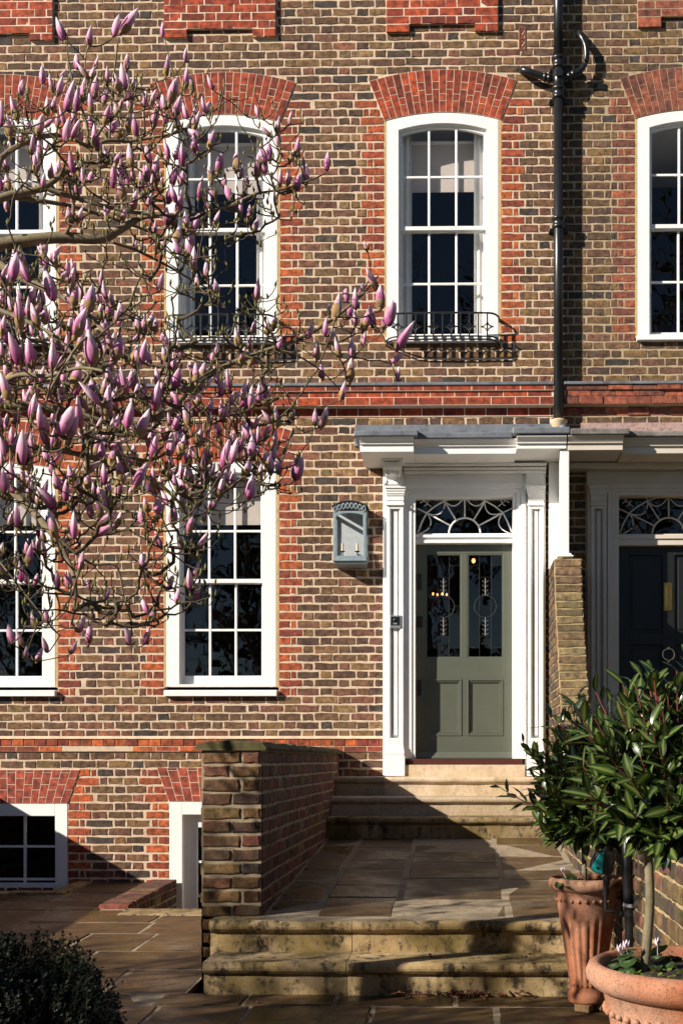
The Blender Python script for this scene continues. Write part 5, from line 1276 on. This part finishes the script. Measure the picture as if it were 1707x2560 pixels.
while not done.all():
    bb = np.where(done, 1e9, best); j = int(bb.argmin()); done[j] = True
    b = ATT[j][0]; a = nodes[bi[j]]; d = (b-a).length; ns = max(2, int(d/.028))
    ctrl = a.lerp(b, .62)+Vector((rm.uniform(-.12, .12)*d, rm.uniform(-.12, .12)*d, -rm.uniform(.02, .26)*d)); i0 = cnt; pr_ = bi[j]
    for k in range(1, ns+1):
        t = k/ns; p = a*(1-t)**2+ctrl*2*t*(1-t)+b*t*t
        if k < ns: p = p+Vector((rm.uniform(-1, 1), rm.uniform(-1, 1), rm.uniform(-1, 1)))*.0042
        nodes.append(p); par.append(pr_); NP[cnt] = tuple(p); pr_ = cnt; cnt += 1
    tips.append((j, pr_)); upd(i0, cnt)
load = np.zeros(cnt)
for j, ti in tips:
    k = ti; wgt = 1 if ATT[j][2] != 'twig' else .5
    while k >= 0: load[k] += wgt; k = par[k]
rad = lambda k: min(.0075, .0013+.0008*load[k]**.58)
tw = MB(); thick = MB()
base_n = sum(len(p) for p, _ in LIMBS[1:])
for k in range(base_n, cnt):
    p = par[k]; a, b = nodes[p], nodes[k]; r1 = rad(k); r0 = rad(p) if p >= base_n else r1*1.25
    tw.tube([a+(a-b)*.12, b], [r0, r1], 5, cap=False)
    if rm.random() < .075 and load[k] < 12:                # spurs and leaf buds
        d = Vector((rm.uniform(-1, 1), rm.uniform(-1, 1), rm.uniform(-.1, 1))).normalized(); l = rm.uniform(.012, .05)
        tw.tube([b, b+d*l+Vector((0, 0, l*.2))], [.0022, .0014], 4, cap=False); thick.tube([b+d*l*.8, b+d*l+Vector((0, 0, .008)), b+d*(l+.004)+Vector((0, 0, .022))], [.002, .0042, .0006], 5)
tw.build('twigs', M['twig'], mag, smooth=True, fix=False, kind='stuff')
stuffp = MB(); stuffb = MB()
order = sorted([j for j in range(len(ATT)) if ATT[j][2] == 'bud'], key=lambda j: -ATT[j][1]/ATT[j][0].y)
solo = set(order[:300])
for j, ti in tips:
    b, L, kind = ATT[j]
    if kind == 'twig':
        thick.tube([b, b+Vector((0, 0, L*.5)), b+Vector((rm.uniform(-.2, .2)*L, 0, L*1.2))], [.002, .0055, .0007], 6); continue
    d = (nodes[ti]-nodes[par[ti]]).normalized(); d = (d*.35+Vector((rm.uniform(-.22, .22), rm.uniform(-.2, .2), 1.0))).normalized()
    if rm.random() < .06: d = (d+Vector((rm.choice((-.7, .7)), rm.uniform(-.4, .2), -.3))).normalized()
    q = d.to_track_quat('Z', 'Y').to_matrix().to_4x4() @ Matrix.Rotation(rm.uniform(0, 6.28), 4, 'Z')
    L *= rm.uniform(.95, 1.18); wsc = L*rm.uniform(.60, .86); mt = Matrix.Translation(b) @ q @ Matrix.Diagonal((wsc, wsc, L, 1))
    small = L/b.y*F < 40
    if kind == 'bud' and j in solo:
        if small and rm.random() < .45: link('closed_bud', rm.choice(CLOSM), mag, mt)
        else:
            vi = rm.choices(range(7), [5, 5, 5, 4, 3, 1.2, .5])[0]; o = link('bud', BUDM[vi], mag, mt)
            if rm.random() < (.62 if vi < 5 else .25): link('bract', rm.choice(BRAM), o, Matrix.Rotation(rm.uniform(-.6, .6)-math.pi/2 if rm.random() < .45 else rm.uniform(0, 6.28), 4, 'Z'), local=True)
    else:
        s = rm.choice(BUDS[:5]); stuffp.add([mt @ Vector(v) for v in s.v], s.f, t=s.t)
        if rm.random() < .6: s = rm.choice(BRA); stuffb.add([mt @ Vector(v) for v in s.v], s.f)
    for _ in range(2): 
        e = Vector((rm.uniform(-1, 1), rm.uniform(-1, 1), rm.uniform(.1, .8))).normalized()*.014; thick.tube([b, b+e, b+e*1.7+Vector((0, 0, .012))], [.0022, .0045, .0006], 5)
stuffp.build('bud_mass', M['petal'], mag, smooth=True, fix=False, kind='stuff'); stuffb.build('bract_mass', M['bract'], mag, smooth=True, fix=False, kind='stuff')
thick.build('leaf_buds', M['budgreen'], mag, smooth=True, fix=False, kind='stuff')

# ================================================================ pots
def pot(name, label, c, prof, inner, k, mod, soilz, soilr, mat='terra'):
    p = thing(name, label, 'plant pot', c)
    MB().lathe(prof+inner, c, k, mod, cap=False).build('body', M[mat], p, smooth=True, fix=False)
    MB().lathe([(.0, soilz-.012), (soilr*.5, soilz+.006), (soilr, soilz)], c, 24, cap=False).build('soil', M['soil'], p, smooth=True); return p
GZ = TZ(5.72)
c1 = (at(1466, 2200, 5.75)[0], 5.75, GZ+.035); h1 = Z(2192, 5.75, 1466)-c1[2]
def mod1(a, r, z):
    t = z/h1
    if .12 < t < .70: return r-.010*max(0, math.cos(a*20))**.6*min(1, (t-.12)*12, (.70-t)*14)
    return r
pr1 = [(.0, .0), (.088, .0), (.092, .012), (.092, .045), (.084, .058), (.080, .075)]+[(.082+(.146-.082)*(i/22), .08+(h1-.20)*i/22) for i in range(23)]+[(.150, h1-.105), (.152, h1-.07), (.165, h1-.062), (.183, h1-.05), (.188, h1-.028), (.184, h1-.008), (.172, h1)]
pot1 = pot('terracotta_pot', 'tall fluted terracotta pot standing on a small foot beside the lower steps', c1, pr1, [(.160, h1-.004), (.150, h1-.03), (.145, h1-.06)], 100, mod1, h1-.045, .149)
bead = MB().ball((0, 0, 0), 1, 8, 6).mesh('bead', M['terra'], smooth=True)
for i in range(26):
    a = 2*math.pi*i/26; r = .1505; link('bead', bead, pot1, Matrix.Translation((c1[0]+r*math.cos(a), c1[1]+r*math.sin(a), c1[2]+h1-.105)) @ Matrix.Scale(.0095, 4))
for i in range(22):
    a = 2*math.pi*i/22; r = .083; link('bead', bead, pot1, Matrix.Translation((c1[0]+r*math.cos(a), c1[1]+r*math.sin(a), c1[2]+.087)) @ Matrix.Scale(.006, 4))
for a in (-1.9, -.3, 1.8): MB().box(-.04, .04, -.025, .025, -.035, 0).build('pot_foot', m_plain('foot_tile', (.20, .12, .05), .9, .2, 20, .3), pot1, matrix=Matrix.Translation((c1[0]+.065*math.cos(a), c1[1]+.075*math.sin(a), c1[2])) @ Matrix.Rotation(a+1.3, 4, 'Z'), bevel=.004)
Y2 = 3.34; x2, zr2 = at(1752, 2404, Y2); R2 = .325; gz2 = TZ(Y2)+.0; c2 = (x2, Y2, gz2); h2 = zr2-gz2
def mod2(a, r, z):
    t = z/h2
    if .10 < t < .60: return r-.012*max(0, math.cos(a*22))**.6*min(1, (t-.10)*12, (.60-t)*14)
    return r
pr2 = [(.0, .0), (.175, .0), (.180, .02), (.180, .05)]+[(.17+(.262-.17)*(i/18), .055+(h2-.20)*i/18) for i in range(19)]+[(.268, h2-.125), (.276, h2-.085), (.283, h2-.078), (.305, h2-.070), (.322, h2-.050), (.325, h2-.028), (.316, h2-.008), (.300, h2)]
pot2 = pot('terracotta_pot', 'wide terracotta pot with thick rolled rim and bead band below it', c2, pr2, [(.283, h2-.006), (.272, h2-.03), (.265, h2-.07)], 120, mod2, h2-.04, .268)
for i in range(46):
    a = 2*math.pi*i/46; r = .2685; link('bead', bead, pot2, Matrix.Translation((c2[0]+r*math.cos(a), c2[1]+r*math.sin(a), c2[2]+h2-.135)) @ Matrix.Scale(.0105, 4))
# ================================================================ bay trees
def leaf_mesh(name, mat, Lh=1., wv=.19, seg=6, wave=.02, fold=.10, droop=.12, seed=1, bend=0):
    rg = random.Random(seed); vs = []; t = []; fs = []
    for i in range(seg+1):
        u = i/seg; w_ = wv*math.sin(math.pi*(u*.93+.05))**.8*(1.0 if u < .97 else .2); dz = -droop*u*u
        for s, q in ((-1, 0), (-.10, 1), (.10, 1), (1, 0)):
            vs.append((s*w_+bend*u*u, u, abs(s)*fold*w_*4*.5+dz+(rg.uniform(-wave, wave) if abs(s) == 1 else 0))); t.append(1. if abs(s) < .5 else 0.)
        if i: 
            b = 4*i; fs += [(b-4+k, b-3+k, b+1+k, b+k) for k in range(3)]
    mb = MB(); mb.add(vs, fs, t=t); return mb
LV = [leaf_mesh('bay', None, seed=i, bend=b, droop=d, wave=.028, wv=.175) for i, (b, d) in enumerate(((0, .1), (.05, .2), (-.06, .05), (.03, .28)))]
LM = [l.mesh('leaf', M['bay'], smooth=True) for l in LV]
def bay(label, base, stem_top, c, rad, nsh, leafL, rng, trunk_r, nobj=290, lean=(0, 0, 0), keep=None):
    t = thing('bay_tree', label, 'tree', base)
    b0, b1 = Vector(base), Vector(stem_top)
    mb = MB(); mid = b0.lerp(b1, .5)+Vector((rng.uniform(-.01, .01), 0, 0)); core = Vector(c)-Vector((0, 0, rad[2]*.55))
    mb.tube(smooth([b0-Vector((0, 0, .05)), mid, b1, core], 5), [trunk_r*(1-.35*i/15) for i in range(16)], 10); stems = MB(); lv = []
    for s in range(nsh):
        th = rng.uniform(0, 6.28); ph = math.acos(rng.uniform(-.75, 1)); rr = rng.uniform(.5, 1.)*(1.28 if rng.random() < .2 else 1)
        tip = Vector((c[0]+rad[0]*rr*math.sin(ph)*math.cos(th), c[1]+rad[1]*rr*math.sin(ph)*math.sin(th), c[2]+rad[2]*rr*math.cos(ph)))
        if keep and not keep(tip): continue
        st = core+(tip-core)*rng.uniform(.15, .35); out = (tip-core).normalized(); ctl = st.lerp(tip, .6)+Vector((0, 0, -.03))
        pts = [st*(1-u)**2+ctl*2*u*(1-u)+(tip+Vector((0, 0, .03)))*u*u for u in [k/8 for k in range(9)]]
        mb.tube([core, st], [.006, .004], 5, cap=False); stems.tube(pts, [.0036-.0002*k for k in range(9)], 5, cap=False)
        nl = rng.randint(11, 16); ga = rng.uniform(0, 6.28)
        for k in range(nl):
            u = .12+.88*k/(nl-1); p = pts[min(8, int(u*8))]; d = (pts[min(8, int(u*8)+1)]-pts[max(0, int(u*8)-1)]).normalized()
            ga += 2.4; a = d.cross(Vector((.3, .2, 1))).normalized(); b = d.cross(a)
            opn = 1.15-.50*u+rng.uniform(-.25, .25)
            v = (d*math.cos(opn)+(a*math.cos(ga)+b*math.sin(ga))*math.sin(opn)+Vector((0, 0, rng.uniform(-.15, .3)))).normalized()
            L = leafL*rng.uniform(.6, 1.2)*(.72 if u > .93 else 1)
            up = (Vector((0, 0, 1))*.8+out*.5+Vector((rng.uniform(-.7, .7), rng.uniform(-.9, .3), 0))); sx = v.cross(up).normalized(); nz_ = sx.cross(v)
            m = Matrix(((sx.x, v.x, nz_.x, p.x), (sx.y, v.y, nz_.y, p.y), (sx.z, v.z, nz_.z, p.z), (0, 0, 0, 1))) @ Matrix.Scale(L, 4); lv.append((p.y-.3*(p-core).length, m, rng.randint(0, 3)))
    mb.build('trunk', M['bay_bark'], t, smooth=True, fix=False); stems.build('shoots', M['bay_stem'], t, smooth=True, fix=False, kind='stuff')
    lv.sort(key=lambda q: q[0]); st = MB()
    for i, (_, m, k) in enumerate(lv):
        if i < nobj: link('leaf', LM[k], t, m)
        else: st.add([m @ Vector(v) for v in LV[k].v], LV[k].f, t=LV[k].t)
    st.build('crown', M['bay'], t, smooth=True, fix=False, kind='stuff'); return t
xb, zb_ = at(1463, 1900, 5.75)
bay('dark green bay tree in the tall fluted pot, leaning over the path edge', (xb, 5.75, c1[2]+h1-.05), (at(1462, 2080, 5.75)[0], 5.75, Z(2080, 5.75)), (at(1520, 1955, 5.70)[0], 5.70, E-.11), (.42, .34, .40), 330, .105, random.Random(21), .013)
xt, zt_ = at(1606, 2425, 3.40)
bay('large leaved bay tree on a bare pale stem in the wide rimmed pot', (xt, 3.40, c2[2]+h2-.04), (at(1625, 2090, 3.42)[0], 3.42, Z(2090, 3.42)), (at(1700, 1915, 3.47)[0], 3.47, E-.035), (.33, .30, .31), 240, .092, random.Random(22), .0155)
# ================================================================ small plants in the pots
CY = []
for i in range(3):
    mb = MB(); n = 10; vs = [(0, 0, .0)]; t = [1.]
    for rr_, tt, zz_ in ((.5, .35, .06), (1., 0., -.02)):
        for j in range(n):
            a = 2*math.pi*j/n; q = rr_*(1-.35*math.exp(-((a-math.pi)/.5)**2)); vs.append((q*math.cos(a), q*math.sin(a)*.92, zz_)); t.append(tt)
    fs = [(0, 1+j, 1+(j+1) % n) for j in range(n)]+[(1+j, 1+n+j, 1+n+(j+1) % n, 1+(j+1) % n) for j in range(n)]
    mb.add(vs, fs, t=t); CY.append(mb.mesh('leaf', M['cycl'], smooth=True))
def cyclamen(label, c, spread, nl, nf, size=.028, rg=None):
    rg = rg or random.Random(3); t = thing('cyclamen', label, 'plant', c, 'cyclamens in the terracotta pots'); st = MB()
    for i in range(nl):
        a = rg.uniform(0, 6.28); r = spread*rg.random()**.5; p = Vector((c[0]+r*math.cos(a), c[1]+r*math.sin(a), c[2]+rg.uniform(.015, .055)*(1.3-r/spread)))
        m = Matrix.Translation(p) @ Matrix.Rotation(a+rg.uniform(-.8, .8), 4, 'Z') @ Matrix.Rotation(rg.uniform(.1, .75), 4, 'Y') @ Matrix.Scale(size*rg.uniform(.7, 1.2), 4); link('leaf', rg.choice(CY), t, m)
        st.tube([(c[0]+r*.3*math.cos(a), c[1]+r*.3*math.sin(a), c[2]-.01), p], .0014, 4, cap=False)
    st.build('stalks', M['bay_stem'], t, fix=False, kind='stuff')
    for i in range(nf):
        a = rg.uniform(0, 6.28); p = Vector((c[0]+spread*.6*math.cos(a), c[1]+spread*.6*math.sin(a), c[2]+rg.uniform(.05, .08))); mb = MB()
        for k in range(5):
            b = 2*math.pi*k/5; d = Vector((math.cos(b), math.sin(b), 0)); e = Vector((-math.sin(b), math.cos(b), 0))
            q = [p+d*.003, p+d*.008+e*.006+Vector((0, 0, .010)), p+d*.010+Vector((0, 0, .024)), p+d*.008-e*.006+Vector((0, 0, .010))]; mb.add(q, [(0, 1, 2, 3)])
        mb.tube([Vector((c[0], c[1], c[2])), p], .0012, 4); mb.build('flower', M['flower'], t, fix=False)
rg = random.Random(8)
px, pz_ = at(1425, 2190, 5.65); cyclamen('cyclamen spilling over the rim of the tall fluted pot', (c1[0]-.085, c1[1]-.07, c1[2]+h1-.04), .085, 26, 2, .030, rg)
cyclamen('cyclamen at the back of the tall fluted pot under the black timer', (c1[0]+.03, c1[1]-.09, c1[2]+h1-.04), .055, 9, 0, .024, rg)
x, z = at(1580, 2395, 3.42); cyclamen('cyclamen beside the bare bay stem in the wide pot', (x, 3.40, c2[2]+h2-.04), .075, 18, 2, .024, rg)
x, z = at(1650, 2390, 3.45); cyclamen('cyclamen behind the bay stem at the back of the wide pot', (x, 3.50, c2[2]+h2-.04), .085, 16, 1, .028, rg)
mb = MB()
for i in range(420):
    a = rg.uniform(0, 6.28); r = .262*rg.random()**.5; x, y = c2[0]+r*math.cos(a), c2[1]+r*math.sin(a)
    if y > c2[1]+.02: continue
    z = c2[2]+h2-.036+rg.uniform(0, .022); s = rg.uniform(.005, .010); v = Vector((rg.uniform(-.5, .5), rg.uniform(-.5, .5), 1)).normalized(); e = v.orthogonal().normalized(); f = v.cross(e); p = Vector((x, y, z))
    mb.add([p+e*s, p+f*s*.8+v*.002, p-e*s, p-f*s*.8+v*.002], [(0, 1, 2, 3)])
o = mb.build('creeping_plant', M['cover'], None, fix=False); tag(o, 'bright green creeping plants covering soil in the wide pot', 'ground cover', None, 'stuff')
# ================================================================ irrigation timer and pipes
Yt = 5.50
it = thing('irrigation_timer', 'black and teal irrigation timer on a black hose above the tall pot', 'timer', (*at(1516, 2200, Yt)[:1], Yt, Z(2200, Yt)))
pt = lambda a, b, y=Yt: (at(a, b, y)[0], at(a, b, y)[1])
mb = MB(); mb.prism([pt(1492, 2126), pt(1530, 2128), pt(1533, 2140), pt(1531, 2178), pt(1522, 2186), pt(1505, 2186), pt(1480, 2175), pt(1473, 2168), pt(1478, 2148)], 'y', Yt-.028, Yt+.03); mb.build('body', M['plastic'], it, bevel=.006)
mb = MB(); mb.prism([pt(1497, 2129), pt(1508, 2127), pt(1503, 2183), pt(1478, 2176), pt(1475, 2167)], 'y', Yt-.034, Yt-.027); mb.build('front_panel', M['teal'], it, bevel=.003)
x, z = pt(1490, 2168); MB().tube([(x, Yt-.038, z), (x, Yt-.033, z)], .0075, 12).build('button', M['plastic'], it)
def vt(a0, b0, a1, b1, r, nm='connector'): (xa, za), (xb_, zb2) = pt(a0, b0), pt(a1, b1); MB().tube([(xa, Yt, za), (xb_, Yt, zb2)], r, 12).build(nm, M['plastic'], it)
vt(1518, 2115, 1519, 2128, .020); vt(1515, 2190, 1515, 2213, .0165); vt(1514, 2213, 1513, 2226, .0135); vt(1513, 2226, 1513, 2238, .0155); vt(1513, 2238, 1513, 2274, .0085, 'hose')
MB().tube(smooth([(pt(1513, 2262)[0], Yt, pt(1513, 2262)[1]), (pt(1515, 2276)[0], Yt, pt(1515, 2276)[1]), (pt(1530, 2279)[0], Yt, pt(1530, 2279)[1]), (pt(1566, 2284)[0], Yt+.02, pt(1566, 2284)[1])], 4), .0085, 8).build('hose', M['plastic'], it, smooth=True)
Yd = 5.36; xa = X(1568, Yd)
bp = thing('water_pipe', 'black plastic water pipe with a clamp rising in front of the boundary wall', 'pipe', (xa, Yd, TZ(Yd)))
MB().tube([(X(1575, Yd), Yd, TZ(Yd)), (X(1573, Yd), Yd, Z(2290, Yd)), (X(1567, Yd), Yd, Z(2200, Yd)), (X(1563, Yd), Yd, E-.12)], .0235, 14).build('pipe', M['plastic'], bp, smooth=True)
MB().tube([(X(1570, Yd), Yd, Z(2266, Yd)), (X(1571, Yd), Yd, Z(2258, Yd))], .0265, 14).build('white_band', M['white'], bp)
mb = MB(); x, z = at(1573, 2284, Yd); mb.tube([(x, Yd, z-.012), (x, Yd, z+.012)], .033, 14); mb.tube([(x-.045, Yd-.01, z), (x-.02, Yd, z)], .013, 10); mb.build('clamp', M['plastic'], bp)
# ================================================================ clipped evergreen shrub
def shrub(label, c, rad, n, seed, ll=.016):
    rg = random.Random(seed); t = thing('evergreen_shrub', label, 'shrub', (c[0], c[1], TZ(c[1]))); st = MB(); lf = MB()
    base = Vector((c[0], c[1], TZ(c[1])))
    for i in range(n):
        th = rg.uniform(0, 6.28); ph = math.acos(rg.uniform(-.35, 1)); k = 1+.10*math.sin(3*th+2*ph)+.07*math.sin(7*th+1)*math.sin(5*ph)+rg.uniform(-.14, .08)
        o = Vector((math.sin(ph)*math.cos(th), math.sin(ph)*math.sin(th), math.cos(ph))); p = Vector((c[0]+rad[0]*k*o.x, c[1]+rad[1]*k*o.y, c[2]+rad[2]*k*o.z))
        d = (o*.8+Vector((rg.uniform(-.3, .3), rg.uniform(-.3, .3), .8))).normalized(); L = rg.uniform(.05, .10)
        st.tube([p-d*L, p+d*L*.4], [.0016, .0008], 3, cap=False); m = 15; g = rg.uniform(0, 6)
        for j in range(m):
            q = p-d*L+d*L*1.45*j/m; g += 2.4; a = d.orthogonal().normalized(); b = d.cross(a); v = (d*.75+(a*math.cos(g)+b*math.sin(g))*.9).normalized(); s = v.cross(d).normalized()*ll*.30; l = ll*rg.uniform(.8, 1.2)*(1.0 if j < m-2 else .7)
            lf.add([q, q+v*l*.5+s, q+v*l, q+v*l*.5-s], [(0, 1, 2, 3)])
    for i in range(40): th = rg.uniform(0, 6.28); ph = rg.uniform(.1, 1.4); o = Vector((math.sin(ph)*math.cos(th)*rad[0], math.sin(ph)*math.sin(th)*rad[1], math.cos(ph)*rad[2])); st.tube([base, Vector(c)+o*.4, Vector(c)+o*.9], [.008, .005, .002], 4, cap=False)
    st.build('stems', M['twig'], t, fix=False, kind='stuff'); lf.build('foliage', M['yew'], t, fix=False, kind='stuff')
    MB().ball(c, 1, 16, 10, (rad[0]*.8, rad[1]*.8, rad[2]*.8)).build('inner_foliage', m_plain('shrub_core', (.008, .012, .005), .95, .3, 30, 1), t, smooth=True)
shrub('dark clipped evergreen shrub on the terrace below the magnolia', (-1.52, 3.95, E-1.12), (.37, .38, .455), 5600, 31, .021)
# ================================================================ fallen leaves
DL = []
for i in range(4):
    r_ = random.Random(300+i); mb = MB(); vs = []; 
    for k in range(5):
        u = k/4; w_ = .36*math.sin(math.pi*(u*.94+.03)); 
        for s in (-1, 0, 1): vs.append((s*w_, u-.5, .12*abs(s)*r_.uniform(.4, 1.6)+.14*math.sin(u*3+i)+r_.uniform(-.04, .04)))
    mb.add(vs, [(3*k+j, 3*k+j+1, 3*k+4+j, 3*k+3+j) for k in range(4) for j in range(2)]); DL.append(mb.mesh('dead_leaf', M['dead']))
rg = random.Random(77)
def dead(x, y, z, s, lab, grp): 
    o = link('dead_leaf', rg.choice(DL), None, Matrix.Translation((x, y, z)) @ Matrix.Rotation(rg.uniform(0, 6.28), 4, 'Z') @ Matrix.Rotation(rg.uniform(-.5, .5), 4, 'X') @ Matrix.Scale(s, 4)); tag(o, lab, 'leaf', grp)
for i in range(85):
    t = rg.random(); px = 950+ (rg.gauss(200, 95)); x = X(max(880, min(1330, px)), 5.93); y = 5.985-abs(rg.gauss(0, .035)); dead(x, y, TZ(y)+rg.uniform(.008, .028), rg.uniform(.022, .05), 'curled brown dead leaf drifted against the lowest stone step', 'dead leaves along the bottom step')
for i in range(26):
    px, y = rg.uniform(300, 1350), rg.uniform(5.5, 6.6); x = X(px, y)
    if x > -1.3 and y > 5.9: continue
    dead(x, y, TZ(y)+.012, rg.uniform(.015, .035), 'single brown dead leaf lying on the wet flagstones', 'dead leaves on the terrace')
for i in range(8): dead(X(rg.uniform(1050, 1330), 6.1), 6.1+rg.uniform(-.05, .1), E-1.032+.012, rg.uniform(.018, .035), 'brown dead leaf lying on the tread of the lower steps', 'dead leaves on the step tread')
# ================================================================ bare trees across the street (mirrored in the panes)
def bare_tree(seed, H, spread):
    rg = random.Random(seed); mb = MB(); br_ = MB(); tips_ = []
    def grow(p, d, L, r, lvl):
        n = 4; pts = [p]; q = p; dd = d
        for i in range(n): dd = (dd+Vector((rg.uniform(-1, 1), rg.uniform(-1, 1), rg.uniform(-.4, .8)))*.16).normalized(); q = q+dd*L/n; pts.append(q)
        (mb if lvl == 0 else br_).tube(pts, [r*(1-.4*i/n) for i in range(n+1)], 7 if lvl < 2 else 4, cap=False)
        if lvl >= 4: tips_.extend(pts[2:])
        if lvl >= 5: return
        for k in range(3 if lvl < 2 else rg.choice((2, 3, 3))):
            a = rg.uniform(0, 6.28); o = dd.orthogonal().normalized(); e = dd.cross(o); nd = (dd*.75+(o*math.cos(a)+e*math.sin(a))*rg.uniform(.5, .95)*spread+Vector((0, 0, .12))).normalized(); grow(pts[rg.choice((2, 3, 4, 4))], nd, L*rg.uniform(.58, .8), r*.58, lvl+1)
    grow(Vector((0, 0, 0)), Vector((0, 0, 1)), H*.30, H*.020, 0); return mb, br_, tips_
PROT = []
for i in range(3):
    a, b, tp = bare_tree(40+i, 15, 1.0); PROT.append((a.mesh('trunk', M['bark'], True, False), b.mesh('crown', M['bark'], True, False), tp))
lfm = []
for k in range(3):
    rg = random.Random(70+k); lf = MB()
    for p in PROT[k][2]:
        for _ in range(2):
            q = p+Vector((rg.uniform(-.35, .35), rg.uniform(-.35, .35), rg.uniform(-.3, .3))); v = Vector((rg.uniform(-1, 1), rg.uniform(-1, 1), rg.uniform(-1, 1))).normalized(); e = v.orthogonal().normalized(); sz = rg.uniform(.12, .24)
            lf.add([q, q+v*sz*.5+e*sz*.3, q+v*sz, q+v*sz*.5-e*sz*.3], [(0, 1, 2, 3)])
    lfm.append(lf.mesh('foliage', M['yew'], False, False))
def plant_tree(x, y, s, k, rz, label, group, z=zg, leafy=False):
    tr = thing('garden_tree' if leafy else 'bare_tree', label, 'tree', (x, y, z), group); tr.scale = (s, s, s); tr.rotation_euler = (0, 0, rz)
    link('trunk', PROT[k][0], tr, local=True); link('crown', PROT[k][1], tr, local=True)
    if leafy: link('foliage', lfm[k], tr, local=True, kind='stuff')
for i, (x, y, s) in enumerate(((-1.5, -17, 1.5), (5.5, -15, 1.35), (10, -22, 1.7), (-8, -28, 1.7), (15.5, -16, 1.35), (2.0, -27, 1.8))):
    plant_tree(x, y, s, i % 3, i*1.3, 'tall leafless street tree mirrored in the window panes', 'leafless trees across the street')
for i, (x, y, s) in enumerate(((-9, -10.5, .75), (-4, -11.5, .85), (.5, -10, .7), (4.5, -11.5, .85), (9, -10.5, .75), (14, -11.5, .85))):
    plant_tree(x, y, s, i % 3, i*2.6, 'dark evergreen tree behind the street hedge, mirrored in lower panes', 'evergreen trees behind the street hedge', leafy=True)
for i, (x, y, s) in enumerate(((-5.3, 2.4, .27), (-7.7, 2.3, .35), (-6.6, 1.3, .31), (-5.6, 4.4, .17), (-6.3, 3.4, .25))):
    plant_tree(x, y, s, (i+1) % 3, i*2.1, 'small leafy garden tree beyond the side wall, shading the terrace', 'small trees beyond the side wall', leafy=True)
for i, (x, y, s) in enumerate(((-9.5, 2.7, .40), (-7.9, 1.2, .47), (-10.0, 1.0, .52), (-6.0, .4, .44), (-8.8, -.4, .52))):
    plant_tree(x, y, s, i % 3, i*1.7+.5, 'slender leafless garden tree beyond the side wall', 'leafless trees beyond the side wall')
def hedge(x0, x1, y, h, w_, label, seed):
    rg = random.Random(seed); t = thing('hedge', label, 'hedge', ((x0+x1)/2, y, zg)); MB().box(x0, x1, y-w_*.4, y+w_*.4, zg, zg+h*.94).build('inner_foliage', m_plain('hedge_core', (.010, .014, .006), .95, .3, 8, 1), t)
    lf = MB()
    for i in range(int((x1-x0)*h*130)):
        p = Vector((rg.uniform(x0, x1), y+w_*.5*rg.choice((-1, 1, 1, 1))+rg.uniform(-.12, .12), zg+h*rg.random()**.9)) if rg.random() < .8 else Vector((rg.uniform(x0, x1), y+w_*rg.uniform(-.5, .5), zg+h+rg.uniform(-.1, .15)))
        v = Vector((rg.uniform(-1, 1), rg.uniform(-1, 1), rg.uniform(-.3, 1))).normalized(); e = v.orthogonal().normalized(); s = rg.uniform(.04, .09)
        lf.add([p, p+v*s*.5+e*s*.3, p+v*s, p+v*s*.5-e*s*.3], [(0, 1, 2, 3)])
    lf.build('foliage', M['yew'], t, fix=False, kind='stuff')
hedge(-16, 24, -8.5, 3.6, 1.4, 'tall dark evergreen hedge along the street, mirrored in lower panes', 61)
